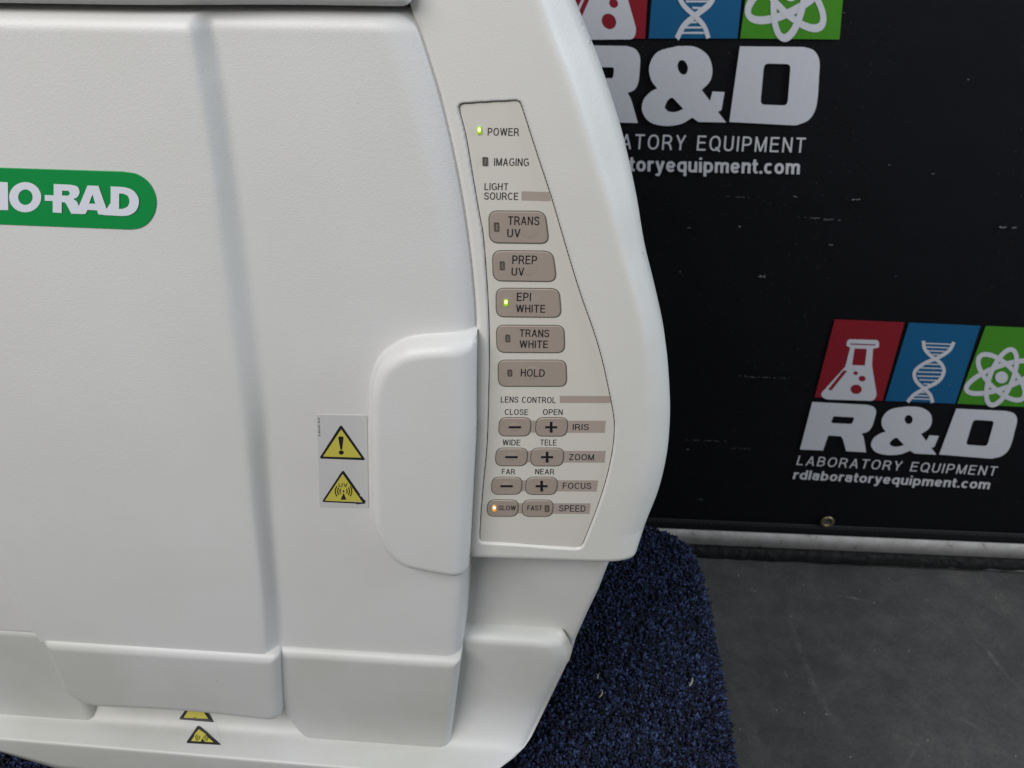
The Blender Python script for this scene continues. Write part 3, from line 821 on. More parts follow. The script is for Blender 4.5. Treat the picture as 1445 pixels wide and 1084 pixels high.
# --- warning stickers -----------------------------------------------
def tri(cx0, pts, r): return round_poly(pts, r, 5)
C8 = lambda L: [(420+a/6.024, 560+b/6.024) for a, b in L]
YW = Yd-0.00012
film = C8([(158, 152), (590, 160), (603, 945), (188, 938)])
# the film follows the door skin: a thin plate just proud of it
def on_door(px, py):
    q = P(px, py, Yd)
    for _ in range(3):
        X = np.array([q[0]]); Z = np.array([q[2]])
        y = float(door_y(X, Z, np.array([0.05]))[0]); q = P(px, py, y)
    return q, y
yw = on_door(482, 650)[1]
print('door y at sticker', yw, on_door(455, 600)[1], on_door(510, 600)[1])
YW = min(on_door(455, 600)[1], on_door(455, 700)[1])-0.0002
sticker = plate('warning_sticker', XZ(film, YW), YW, YW+0.0004, 0.00005, M_film, door)
sticker['label'] = 'clear film sticker with two yellow warning triangles'
def stk(name, loops, m, lvl, conv=C8, Y=None): return flat(name, [conv(L) for L in loops], (YW if Y is None else Y)-0.00006*lvl, m, door)
stk('warning_triangle', [round_poly([(368, 235), (580, 540), (182, 525)], 24, 5), round_poly([(370, 276), (541, 518), (215, 508)], 6, 3)], M_blk, 1)
stk('triangle_face', [round_poly([(370, 268), (548, 522), (208, 512)], 8, 3)], M_yel, 0.6)
stk('exclamation_mark', [[(345, 345), (352, 338), (382, 338), (390, 346), (378, 450), (363, 449)]], M_blk, 1.5)
stk('exclamation_mark', [ellipse(371, 474, 21, 19, 18)], M_blk, 1.5)
stk('warning_triangle', [round_poly([(385, 620), (532, 830), (528, 842), (548, 850), (556, 868), (583, 886), (570, 893), (578, 905), (560, 910), (495, 915), (498, 908), (205, 894)], [24, 2, 2, 3, 3, 3, 3, 3, 4, 4, 2, 20], 4),
                         round_poly([(383, 656), (552, 898), (230, 884)], 6, 3)], M_blk, 1)
stk('triangle_face', [round_poly([(383, 650), (556, 893), (224, 888)], 8, 3)], M_yel, 0.6)
def uv_icon(cx, cy, s, conv, Y, sk=0.0):
    def arc_(r, a0, a1, w):
        n = 12; o = []
        for i in range(n+1):
            a = math.radians(a0+(a1-a0)*i/n); o.append((cx+s*(r+w)*math.cos(a), cy+s*(r+w)*math.sin(a)))
        for i in range(n, -1, -1):
            a = math.radians(a0+(a1-a0)*i/n); o.append((cx+s*(r-w)*math.cos(a), cy+s*(r-w)*math.sin(a)))
        return o
    L = []
    for r in (30, 50, 70):
        L.append(arc_(r, -38, 38, 4.5)); L.append(arc_(r, 142, 218, 4.5))
    for q in L: flat('radiation_symbol', [conv(q)], Y, M_blk, door)
    flat('radiation_symbol', [conv(ellipse(cx, cy, 8*s, 8*s, 12))], Y, M_blk, door)
    flat('radiation_symbol', [conv([(cx, cy+14*s), (cx+24*s, cy+72*s), (cx-24*s, cy+72*s)])], Y, M_blk, door)
uv_icon(390, 803, 1.0, C8, YW-0.00009)
def mini(s, bl, br, tl_, conv, Y, m=None, off=0.0):
    a, b, c = conv([bl, br, tl_]); lettering(s, a, b, c, Y, m or M_blk, door, w=0.13)
mini('UV', (348, 768), (424, 768), (348, 735), C8, YW-0.00009)
mini('P/N 20198-2', (172, 182), (178, 335), (186, 182), C8, YW-0.00009)

# sticker on the shelf
C7 = lambda L: [(a/3.0104, 724+b/3.0104) for a, b in L]
def shelf_pt(px, py):
    return PZ(px, py, ZSH+0.0028)
def on_shelf(px, py):
    d = ray(px, py); lo = 0.0; t = (ZSH+0.02-CAM[2])/d[2]
    for _ in range(400):
        q = CAM+d*t
        if q[2] <= foot_top(q[0], q[1]): break
        t += 0.0002
    return q
def shelf_flat(name, loops, m, lvl, par):
    me_o = flat(name, [[tuple(on_shelf(a, b)[:2]) for a, b in C7(L)] for L in loops], 0.0, m, par, px=False)
    # lay it down on the shelf: y <-> z
    for v in me_o.data.vertices:
        x, _, y = v.co; v.co = (x, y, foot_top(x, y)+0.0002+0.00015*lvl)
    me_o.data.update()
    if me_o.data.polygons[0].normal.z < 0: me_o.data.flip_normals()
    return me_o
def foot_top(x, y):
    yl = yl0+(yl1-yl0)*(x-x0l)/(x1l-x0l); pr = foot_profile(max(yl, -0.05))
    pr = [q for q in pr if q[1] > ZSH-0.0005]
    pr = sorted(pr[2:]); ys = [q[0] for q in pr]; zs = [q[1] for q in pr]
    return float(np.interp(y, ys, zs))
def shelf_film(quad):
    c = [on_shelf(a, b)[:2] for a, b in C7(quad)]; n = 12; V = []
    for i in range(n+1):
        for j in range(n+1):
            u, v_ = j/n, i/n
            q = (1-v_)*((1-u)*c[0]+u*c[1])+v_*((1-u)*c[3]+u*c[2]); V.append((q[0], q[1], foot_top(q[0], q[1])+0.00012))
    Fs = [(i*(n+1)+j, (i+1)*(n+1)+j, (i+1)*(n+1)+j+1, i*(n+1)+j+1) for i in range(n) for j in range(n)]
    return mesh_np('warning_sticker', V, np.array(Fs), M_film, foot)
shelf_film([(778, 862), (912, 868), (943, 1000), (800, 992)])['label'] = 'clear film sticker with two yellow warning triangles on the shelf'
shelf_flat('warning_triangle', [round_poly([(832, 780), (912, 892), (760, 880)], 8, 4), round_poly([(832, 800), (886, 878), (782, 872)], 3, 3)], M_blk, 1, foot)
shelf_flat('triangle_face', [round_poly([(832, 796), (890, 881), (778, 874)], 3, 3)], M_yel, 0.5, foot)
shelf_flat('exclamation_mark', [ellipse(830, 868, 9, 6, 12)], M_blk, 1.5, foot)
shelf_flat('exclamation_mark', [[(824, 835), (838, 835), (834, 860), (826, 860)]], M_blk, 1.5, foot)
shelf_flat('warning_triangle', [round_poly([(843, 902), (942, 988), (790, 980)], 10, 4), round_poly([(846, 922), (908, 976), (812, 971)], 3, 3)], M_blk, 1, foot)
shelf_flat('triangle_face', [round_poly([(846, 916), (914, 980), (806, 974)], 3, 3)], M_yel, 0.5, foot)
def arcp(cx, cy, r, a0, a1, w, sy=0.75):
    n = 8; o = []
    for i in range(n+1):
        a = math.radians(a0+(a1-a0)*i/n); o.append((cx+(r+w)*math.cos(a), cy+sy*(r+w)*math.sin(a)))
    for i in range(n, -1, -1):
        a = math.radians(a0+(a1-a0)*i/n); o.append((cx+(r-w)*math.cos(a), cy+sy*(r-w)*math.sin(a)))
    return o
for r in (10, 18, 26):
    shelf_flat('radiation_symbol', [arcp(858, 957, r, -45, 45, 1.8)], M_blk, 1.5, foot)
    shelf_flat('radiation_symbol', [arcp(858, 957, r, 135, 225, 1.8)], M_blk, 1.5, foot)
shelf_flat('radiation_symbol', [[(859, 960), (872, 975), (854, 974)]], M_blk, 1.5, foot)

# ================================================================== banner, wall, floor
YWALL = 0.47
YBN = YWALL-0.004
ZFL = P(1100, 792, YWALL)[2]
M_wall = mat('wall_paint', (0.30, 0.30, 0.29), 0.7)
def box(name, x0, x1, y0, y1, z0, z1, m, par=None, kind=None):
    V = [(x, y, z) for x in (x0, x1) for y in (y0, y1) for z in (z0, z1)]
    Fs = [(0, 1, 3, 2), (4, 6, 7, 5), (0, 4, 5, 1), (2, 3, 7, 6), (0, 2, 6, 4), (1, 5, 7, 3)]
    o = mesh_np(name, V, Fs, m, par, smooth=False)
    if kind: o['kind'] = kind
    return o
wall = box('wall', -2.0, 2.6, YWALL+0.004, YWALL+0.12, ZFL-0.01, 1.2, M_wall, kind='structure')
# banner sheet ------------------------------------------------------
M_ban = mat('banner_vinyl', (0.0045, 0.0045, 0.006), 0.62, spec=0.12)
v = coord(M_ban)
wx = nd(M_ban, 'ShaderNodeTexWave', Scale=330.0); wx.bands_direction = 'X'; lk(M_ban, v, wx.inputs['Vector'])
wz = nd(M_ban, 'ShaderNodeTexWave', Scale=330.0); wz.bands_direction = 'Z'; lk(M_ban, v, wz.inputs['Vector'])
ad = nd(M_ban, 'ShaderNodeMath', operation='ADD'); lk(M_ban, wx.outputs['Fac'], ad.inputs[0]); lk(M_ban, wz.outputs['Fac'], ad.inputs[1])
b1 = bump(M_ban, ad.outputs[0], 0.35, 0.0003)
nb = nd(M_ban, 'ShaderNodeTexNoise', Scale=7.0, Detail=3.0); lk(M_ban, v, nb.inputs['Vector'])
bump(M_ban, nb.outputs['Fac'], 0.5, 0.01, b1)
def wear(m, base, col2, amount):
    v1 = coord(m, (60, 60, 420)); n = nd(m, 'ShaderNodeTexNoise', Scale=1.0, Detail=3.0, Roughness=0.6); lk(m, v1, n.inputs['Vector'])
    v2 = coord(m, (9, 9, 9)); n2 = nd(m, 'ShaderNodeTexNoise', Scale=1.0, Detail=1.0); lk(m, v2, n2.inputs['Vector'])
    mu = nd(m, 'ShaderNodeMath', operation='MULTIPLY'); lk(m, n.outputs['Fac'], mu.inputs[0]); lk(m, n2.outputs['Fac'], mu.inputs[1])
    r = ramp(m, [(amount, base), (amount+0.035, col2)]); lk(m, mu.outputs[0], r.inputs['Fac'])
    vs = nd(m, 'ShaderNodeTexNoise', Scale=700.0, Detail=1.0); lk(m, coord(m), vs.inputs['Vector'])
    r2 = ramp(m, [(0.73, (0, 0, 0)), (0.80, (0.05, 0.05, 0.05))]); lk(m, vs.outputs['Fac'], r2.inputs['Fac'])
    mx = nd(m, 'ShaderNodeMix', data_type='RGBA', blend_type='ADD'); mx.inputs['Factor'].default_value = 1.0
    lk(m, r.outputs['Color'], mx.inputs[6]); lk(m, r2.outputs['Color'], mx.inputs[7])
    lk(m, mx.outputs[2], bsdf(m).inputs['Base Color'])
wear(M_ban, (0.0045, 0.0045, 0.006), (0.03, 0.03, 0.03), 0.50)
banner = empty('banner', (0.5, YBN, -0.6))
tag(banner, 'black vinyl banner with laboratory equipment logos hanging on the wall', 'banner')
bz = lambda x: None
e0 = P(960, 745.5, YBN); e1 = P(1445, 766.5, YBN)
def hemz(x): return e0[2]+(e1[2]-e0[2])*(x-e0[0])/(e1[0]-e0[0])
nx_, nz_ = 120, 60
V = []; 
for j in range(nz_+1):
    for i in range(nx_+1):
        x = -1.2+3.2*i/nx_; zb = hemz(x); z = zb+(0.95-zb)*(j/nz_)**1.5
        V.append((x, YBN+0.0012*math.sin(x*9+1)*min(1, j/8.0)*0.6, z))
Fs = [(j*(nx_+1)+i, j*(nx_+1)+i+1, (j+1)*(nx_+1)+i+1, (j+1)*(nx_+1)+i) for j in range(nz_) for i in range(nx_)]
mesh_np('banner_sheet', V, np.array(Fs), M_ban, banner)
M_hem = mat('banner_hem', (0.010, 0.010, 0.011), 0.6, spec=0.2)
V = []; n = 80
hs = [(-0.0012, -0.0005), (-0.0030, 0.0015), (-0.0032, 0.0125), (-0.0026, 0.014), (-0.0012, 0.0145)]
for i in range(n+1):
    x = -1.2+3.2*i/n
    for (dy, dz) in hs: V.append((x, YBN+dy, hemz(x)+dz))
Fs = [(i*5+k, (i+1)*5+k, (i+1)*5+k+1, i*5+k+1) for i in range(n) for k in range(4)]
mesh_np('hem', V, np.array(Fs), M_hem, banner, smooth=False)
# stitching line above the hem
M_thread = mat('hem_thread', (0.05, 0.05, 0.052), 0.7)
V = []; Fs = []
x = 0.02
while x < 0.75:
    z = hemz(x)+0.0115; k = len(V); z2 = hemz(x+0.0035)+0.0115; y = YBN-0.0036
    V += [(x, y, z), (x+0.0035, y, z2), (x+0.0035, y, z2+0.0008), (x, y, z+0.0008)]
    Fs.append((k, k+1, k+2, k+3)); x += 0.0050
th = mesh_np('stitching', V, np.array(Fs), M_thread, banner, smooth=False); th['kind'] = 'stuff'
# grommet
g = P(1167.5, 736.5, YBN-0.004); M_brass = mat('grommet_brass', (0.30, 0.25, 0.15), 0.35, 0.9)
M_hole = mat('grommet_hole', (0.05, 0.05, 0.05), 0.8)
V = []; Fs = []; n = 24; k2 = 8
for i in range(n):
    a = 2*math.pi*i/n
    for k in range(k2):
        b = 2*math.pi*k/k2
        r = 0.0056+0.0019*math.cos(b); V.append((g[0]+r*math.cos(a), g[1]+0.0013*math.sin(b), g[2]+r*math.sin(a)))
for i in range(n):
    for k in range(k2): Fs.append((i*k2+k, ((i+1) % n)*k2+k, ((i+1) % n)*k2+(k+1) % k2, i*k2+(k+1) % k2))
gr = mesh_np('grommet', V, np.array(Fs), M_brass, banner)
V = [(g[0]+0.004*math.cos(2*math.pi*i/n), g[1]+0.0005, g[2]+0.004*math.sin(2*math.pi*i/n)) for i in range(n)]
mesh_np('grommet_hole', V, [tuple(range(n))], M_hole, gr, smooth=False)

# logos: drawn once in the plane of the wall, then repeated at the second place
YLG = YBN-0.0016
C6 = lambda a, b: (960+a/2.98, 360+b/2.98)
o_low = P(*C6(1088, 837), YLG); o_up = P(1029.0, 171.5, YLG)
D_low = P(*C6(1160, 645), YLG)-o_low; D_up = P(1044, 65.4, YLG)-o_up
R_low = P(*C6(1415, 700), YLG)-o_low; R_up = P(1156.3, 90, YLG)-o_up
A1 = np.array([[D_low[0], R_low[0]], [D_low[2], R_low[2]]]); A2 = np.array([[D_up[0], R_up[0]], [D_up[2], R_up[2]]])
T = A2 @ np.linalg.inv(A1)
print('logo transform', T)
def place(which):
    def f(a, b, lvl=0.0):
        q = P(*C6(a, b), YLG)-o_low
        if which == 0: return (q[0]+o_low[0], YLG-lvl, q[2]+o_low[2])
        r = T @ np.array([q[0], q[2]]); return (r[0]+o_up[0], YLG-lvl, r[1]+o_up[2])
    return f
def fabric_print(name, c, d=0.12):
    m = mat(name, c, 0.6, spec=0.12)
    v = coord(m); wz = nd(m, 'ShaderNodeTexWave', Scale=300.0); wz.bands_direction = 'Z'; lk(m, v, wz.inputs['Vector'])
    n = nd(m, 'ShaderNodeTexNoise', Scale=300.0, Detail=2.0); lk(m, v, n.inputs['Vector'])
    mu = nd(m, 'ShaderNodeMath', operation='MULTIPLY'); lk(m, wz.outputs['Fac'], mu.inputs[0]); lk(m, n.outputs['Fac'], mu.inputs[1])
    r = ramp(m, [(0.0, tuple(x*(1-d) for x in c)), (0.6, c)]); lk(m, mu.outputs[0], r.inputs['Fac'])
    lk(m, r.outputs['Color'], bsdf(m).inputs['Base Color']); return m
M_lw = fabric_print('print_white', (0.55, 0.55, 0.58))
M_lr = fabric_print('print_red', (0.23, 0.014, 0.022))
M_lb = fabric_print('print_blue', (0.010, 0.095, 0.21))
M_lg = fabric_print('print_green', (0.055, 0.23, 0.018))
M_lg2 = fabric_print('print_grey', (0.55, 0.55, 0.56))
def stroke(pts, w, closed=False):
    """outline of a stroke of width w along pts"""
    p = np.array(pts, float)
    if closed: t = np.roll(p, -1, 0)-np.roll(p, 1, 0)
    else: t = np.gradient(p, axis=0)
    t /= np.linalg.norm(t, axis=1)[:, None]; nn = np.stack([-t[:, 1], t[:, 0]], 1)
    a = p+nn*w/2; b = p-nn*w/2
    if closed: return [[tuple(q) for q in a], [tuple(q) for q in b]]
    return [[tuple(q) for q in a]+[tuple(q) for q in b[::-1]]]
def skew_ell(cx, cy, rx, ry, ang, n=48, a0=0, a1=360):
    o = []; c, s = math.cos(math.radians(ang)), math.sin(math.radians(ang))
    for i in range(n+(0 if a1-a0 == 360 else 1)):
        t = math.radians(a0+(a1-a0)*i/n); x, y = rx*math.cos(t), ry*math.sin(t)
        X, Y = x*c-y*s, x*s+y*c
        o.append((cx+X-0.22*Y, cy+Y+0.03*X))
    return o
for wh, lab in ((0, 'lower'), (1, 'upper')):
    f = place(wh)
    def lf_(name, loops, m, lvl=0.0):
        W = [[(f(a, b)[0], f(a, b)[2]) for a, b in L] for L in loops]
        return flat(name, W, YLG-lvl, m, banner, px=False)
    lf_('logo_square', [[(650, 270), (943, 283), (850, 613), (565, 598)]], M_lr)
    lf_('logo_square', [[(962, 284), (1263, 297), (1156, 625), (862, 613)]], M_lb)
    lf_('logo_square', [[(1285, 298), (1585, 311), (1492, 641), (1165, 625)]], M_lg)
    # flask
    lf_('flask_symbol', [round_poly([(703, 353), (835, 357), (836, 390), (810, 392), (806, 465), (826, 590), (812, 613), (606, 606), (588, 585), (694, 468), (714, 388), (697, 382)], [14, 14, 12, 4, 6, 14, 14, 16, 16, 8, 4, 12], 4),
                         round_poly([(732, 392), (784, 394), (776, 464), (722, 462)], 3, 2), round_poly([(714, 371), (820, 375), (820, 380), (714, 376)], 1, 1),
                         round_poly([(686, 484), (702, 486), (634, 570), (620, 566)], 6, 3),
                         ellipse(737, 496, 10, 8, 16), ellipse(764, 519, 15, 12, 18), ellipse(739, 564, 24, 20, 22)], M_lw, 0.0003)
    # double helix
    st1 = spline([(1022, 360), (1028, 395), (1055, 425), (1095, 455), (1108, 490), (1085, 530), (1030, 560), (985, 585), (955, 617)], 6)
    st2 = spline([(1150, 365), (1130, 400), (1085, 430), (1025, 455), (985, 490), (992, 530), (1030, 565), (1052, 590), (1060, 620)], 6)
    lf_('helix_symbol', stroke(st1, 15), M_lw, 0.0003); lf_('helix_symbol', stroke(st2, 15), M_lw, 0.00045)
    for (xa, ya, xb, yb) in [(1030, 371, 1138, 375), (1032, 386, 1130, 390), (1042, 402, 1115, 405), (1060, 417, 1098, 419), (1035, 458, 1088, 460), (1010, 474, 1102, 477), (998, 491, 1102, 494),
                             (996, 508, 1094, 511), (1004, 524, 1080, 527), (1022, 541, 1052, 543), (1006, 577, 1030, 578), (988, 590, 1044, 592), (972, 603, 1050, 606)]:
        lf_('helix_rung', [[(xa, ya-2.5), (xb, yb-2.5), (xb, yb+2.5), (xa, ya+2.5)]], M_lw, 0.0002)
    # atom
    ac = (1350, 513)
    for ang, rx_ in ((-22, 146), (38, 138), (98, 118)):
        e = skew_ell(ac[0], ac[1], rx_, 50, ang)
        lf_('atom_symbol', stroke(e, 20, True), M_lw, 0.0003+0.0001*(ang+22)/60)
    lf_('atom_symbol', [ellipse(ac[0], ac[1], 27, 25, 24)], M_lw, 0.0006)
    # R & D
    lf_('letter', [[(555, 617), (785, 629)] + spline([(785, 629), (812, 638), (823, 658), (816, 690), (805, 722), (788, 742), (762, 750)], 4)[1:] + spline([(762, 750), (770, 764), (776, 796), (781, 829)], 3)[1:] + [(697, 824), (684, 775), (676, 762), (655, 760), (622, 758), (600, 821), (503, 817)],
                   round_poly([(643, 677), (732, 682), (722, 710), (633, 706)], 7, 3)], M_lw, 0.0003)
    lf_('letter', [[(1160, 645), (1370, 655)] + spline([(1370, 655), (1402, 665), (1416, 692), (1406, 740), (1392, 792), (1376, 824), (1350, 845), (1312, 855)], 4)[1:] + [(1300, 855), (1088, 838)],
                   round_poly([(1232, 692), (1320, 697), (1290, 803), (1200, 797)], 14, 4)], M_lw, 0.0003)
    amp = spline([(955, 636), (1010, 640), (1048, 662), (1058, 695), (1046, 728), (1012, 752)], 4) + [(1034, 781), (1047, 757), (1087, 760), (1068, 806), (1055, 810), (1077, 839), (985, 834), (966, 822)] + spline([(966, 822), (925, 837), (870, 840), (822, 828), (802, 800), (812, 770), (840, 750), (864, 742)], 4)[1:] + spline([(864, 742), (848, 718), (850, 682), (885, 648), (955, 636)], 4)[1:-1]
    lf_('letter', [amp, ellipse(960, 691, 17, 19, 18), spline([(879, 792), (892, 775), (910, 768), (925, 782), (941, 798)], 4)+spline([(941, 798), (915, 805), (890, 803), (879, 792)], 4)[1:-1]], M_lw, 0.0003)
    def lt(s, bl, br, tl_, m, off, top=None):
        return lettering(s, bl, br, tl_, YLG, m, banner, w=off, gap=top, conv=lambda a, b: f(a, b, 0.0003))
    lt('LABORATORY EQUIPMENT', (487, 882), (1325, 928), (499, 843), M_lg2, 0.115, 0.23)
    lt('rdlaboratoryequipment.com', (472, 941), (1298, 984), (481, 902), M_lg2, 0.175, 0.11)

M_scf = mat('scuff', (0.17, 0.17, 0.17), 0.7)
V = []; Fs = []
for (sx, sy, sl, a) in [(1195, 18, 9, 2), (1210, 140, 5, 3), (1208, 282, 14, 4), (1125, 278, 9, 3), (1040, 278, 34, 1), (1148, 308, 26, 1.4), (1174, 310, 22, 2), (1422, 321, 22, 3.5), (1172, 346, 4, 3),
                        (1078, 390, 14, 4), (962, 384, 8, 2), (1265, 390, 7, 1.5), (1048, 531, 14, 1.2), (1085, 533, 60, 1.2), (1343, 543, 14, 2), (1000, 622, 60, 1), (1045, 633, 26, 1.2), (970, 634, 3, 3), (1044, 320, 3, 6), (1316, 246, 3, 2), (1256, 233, 3, 2), (990, 705, 12, 1), (1365, 112, 3, 2), (975, 322, 8, 1.5)]:
    nseg = max(1, int(sl/5))
    for q in range(nseg*2):
        if random.random() < 0.25: continue
        px = sx-sl/2+sl*random.random(); py = sy+random.uniform(-0.9, 0.9)*min(a, 2)*0.5+(px-sx)*0.03
        l = random.uniform(1.0, 3.4); hh = random.uniform(0.25, 0.5)*a*0.6
        k = len(V)
        for (u, t) in ((-l, -hh*0.3), (l*0.3, -hh), (l, 0), (-l*0.2, hh)):
            c = P(px+u, py+t, YBN-0.0026); V.append(tuple(c))
        Fs.append((k, k+1, k+2, k+3))
me = bpy.data.meshes.new('scuff_marks'); me.from_pydata(V, [], Fs); fix_normals(me)
sc = link('scuff_marks', me, M_scf, banner, False); sc['kind'] = 'stuff'

# skirting strip and dirty joint ------------------------------------
M_strip = mat('strip_paint', (0.26, 0.25, 0.235), 0.6)
v = coord(M_strip, (1, 1, 1)); ns = nd(M_strip, 'ShaderNodeTexNoise', Scale=60.0, Detail=6.0, Roughness=0.7); lk(M_strip, v, ns.inputs['Vector'])
r = ramp(M_strip, [(0.30, (0.06, 0.055, 0.05)), (0.40, (0.52, 0.50, 0.47)), (0.7, (0.70, 0.68, 0.65))]); lk(M_strip, ns.outputs['Fac'], r.inputs['Fac'])
lk(M_strip, r.outputs['Color'], bsdf(M_strip).inputs['Base Color'])
YST = YWALL-0.0055
def slab(name, pxa, pxb, y, back, m, par, n=60, jit=0.0):
    a0 = P(*pxa[0], y); a1 = P(*pxa[1], y); b0 = P(*pxb[0], y); b1 = P(*pxb[1], y)
    V = []
    for i in range(n+1):
        x = -1.2+3.2*i/n
        zt_ = a0[2]+(a1[2]-a0[2])*(x-a0[0])/(a1[0]-a0[0]); zb_ = b0[2]+(b1[2]-b0[2])*(x-b0[0])/(b1[0]-b0[0])
        zb_ += random.uniform(-jit, jit)
        V += [(x, back, zt_), (x, y+0.0015, zt_), (x, y, zt_-0.0015), (x, y, zb_), (x, back, zb_)]
    Fs = [(i*5+k, (i+1)*5+k, (i+1)*5+k+1, i*5+k+1) for i in range(n) for k in range(4)]
    return mesh_np(name, V, np.array(Fs), m, par, smooth=False)
slab('skirting_board', [(960, 741), (1445, 762)], [(960, 767), (1445, 788.5)], YST-0.001, YWALL+0.01, M_strip, wall)
M_joint = mat('joint_dirt', (0.016, 0.016, 0.015), 0.85)
vj = coord(M_joint); nj = nd(M_joint, 'ShaderNodeTexNoise', Scale=120.0, Detail=4.0); lk(M_joint, vj, nj.inputs['Vector'])
r = ramp(M_joint, [(0.35, (0.008, 0.009, 0.010)), (0.65, (0.03, 0.03, 0.028))]); lk(M_joint, nj.outputs['Fac'], r.inputs['Fac']); lk(M_joint, r.outputs['Color'], bsdf(M_joint).inputs['Base Color'])
bump(M_joint, nj.outputs['Fac'], 1.0, 0.004)
slab('floor_joint', [(960, 766.5), (1445, 788)], [(960, 786), (1445, 806)], YST+0.003, YWALL+0.01, M_joint, wall, 400, 0.0016)

# floor --------------------------------------------------------------
M_floor = mat('floor_concrete', (0.05, 0.05, 0.052), 0.62)
v = coord(M_floor)
n1 = nd(M_floor, 'ShaderNodeTexNoise', Scale=6.0, Detail=8.0, Roughness=0.6); lk(M_floor, v, n1.inputs['Vector'])
r1 = ramp(M_floor, [(0.3, (0.046, 0.047, 0.047)), (0.7, (0.080, 0.077, 0.072))]); lk(M_floor, n1.outputs['Fac'], r1.inputs['Fac'])
n2 = nd(M_floor, 'ShaderNodeTexNoise', Scale=350.0, Detail=3.0); lk(M_floor, v, n2.inputs['Vector'])
r2 = ramp(M_floor, [(0.3, (0.75, 0.75, 0.75)), (0.7, (1.25, 1.25, 1.25))]); lk(M_floor, n2.outputs['Fac'], r2.inputs['Fac'])
mx = nd(M_floor, 'ShaderNodeMix', data_type='RGBA', blend_type='MULTIPLY'); mx.inputs['Factor'].default_value = 0.6
lk(M_floor, r1.outputs['Color'], mx.inputs[6]); lk(M_floor, r2.outputs['Color'], mx.inputs[7])
cur = mx.outputs[2]
nm = nd(M_floor, 'ShaderNodeTexNoise', Scale=38.0, Detail=6.0, Roughness=0.7); lk(M_floor, v, nm.inputs['Vector'])
rm = ramp(M_floor, [(0.35, (0.72, 0.73, 0.76)), (0.5, (0.98, 0.98, 0.98)), (0.68, (1.35, 1.31, 1.24))]); lk(M_floor, nm.outputs['Fac'], rm.inputs['Fac'])
mm = nd(M_floor, 'ShaderNodeMix', data_type='RGBA', blend_type='MULTIPLY'); mm.inputs['Factor'].default_value = 0.75
lk(M_floor, cur, mm.inputs[6]); lk(M_floor, rm.outputs['Color'], mm.inputs[7]); cur = mm.outputs[2]
def add_layer(col_out, fac):
    m2 = nd(M_floor, 'ShaderNodeMix', data_type='RGBA', blend_type='ADD'); m2.inputs['Factor'].default_value = fac
    lk(M_floor, cur, m2.inputs[6]); lk(M_floor, col_out, m2.inputs[7]); return m2.outputs[2]
vo = nd(M_floor, 'ShaderNodeTexVoronoi', Scale=28.0); lk(M_floor, v, vo.inputs['Vector'])
r4 = ramp(M_floor, [(0.02, (0.10, 0.10, 0.09)), (0.04, (0, 0, 0))]); lk(M_floor, vo.outputs['Distance'], r4.inputs['Fac'])
cur = add_layer(r4.outputs['Color'], 0.6)
lk(M_floor, cur, bsdf(M_floor).inputs['Base Color'])
bump(M_floor, n2.outputs['Fac'], 0.4, 0.0008)
fl = mesh_np('floor', [(-3, -3, ZFL), (3, -3, ZFL), (3, YWALL+0.05, ZFL), (-3, YWALL+0.05, ZFL)], [(0, 1, 2, 3)], M_floor, None, smooth=False)
fl['kind'] = 'structure'

# carpeted platform ---------------------------------------------------
ZC = ZBOT-0.004
top_px = spline([(700, 742), (870, 742), (905, 742), (935, 748), (960, 760), (975, 774), (984, 795), (994, 825), (1010, 912), (1024, 992), (1037, 1084), (1046, 1150), (1054, 1220)], 5)
cp = [(PZ(a, b, ZC)[0], PZ(a, b, ZC)[1]) for a, b in top_px]
xf = cp[0]
cp = [(-0.50, cp[0][1]+0.004)] + cp + [(cp[-1][0]+0.01, -0.32), (-0.50, -0.32)]
M_carp = mat('carpet_backing', (0.006, 0.008, 0.018), 0.95, spec=0.1)
M_pile = mat('carpet_pile', (0.02, 0.03, 0.09), 0.8, spec=0.25)
v = coord(M_pile); npn = nd(M_pile, 'ShaderNodeTexNoise', Scale=330.0, Detail=2.0, Roughness=0.7); lk(M_pile, v, npn.inputs['Vector'])
rp = ramp(M_pile, [(0.40, (0.003, 0.004, 0.007)), (0.49, (0.008, 0.011, 0.030)), (0.58, (0.020, 0.032, 0.085)), (0.70, (0.055, 0.08, 0.16))])
lk(M_pile, npn.outputs['Fac'], rp.inputs['Fac']); lk(M_pile, rp.outputs['Color'], bsdf(M_pile).inputs['Base Color'])
plat = empty('carpeted_platform', (0.0, 0.0, ZFL))
tag(plat, 'low platform covered with dark blue flecked carpet under the white cabinet', 'platform')
relief('carpet_backing', cp, lambda X, Z, sd: ZC-rnd(sd, 0.009), 0.006, ZFL+0.001, M_carp, plat, axis='Z')
N = 190000
bx = rng.uniform(-0.50, 0.22, N); by = rng.uniform(-0.32, cp[0][1]+0.02, N)
cpa = np.array(cp)
sd, NX, NZ = poly_sd(bx, by, cp)
hidden = (bx > XC-0.10) & (bx < -0.03) & (by > -0.01)
keepm = (sd > 0.0) & ~hidden & ~((bx < -0.02) & (bx > 2*XC) & (by > 0.03)) & ~((by > -0.015) & (bx < -0.02) & (bx > -0.24))
bx, by, sd, NX, NZ = [a[keepm] for a in (bx, by, sd, NX, NZ)]
n = len(bx); print('tufts', n)
bzv = ZC-rnd(sd, 0.009)
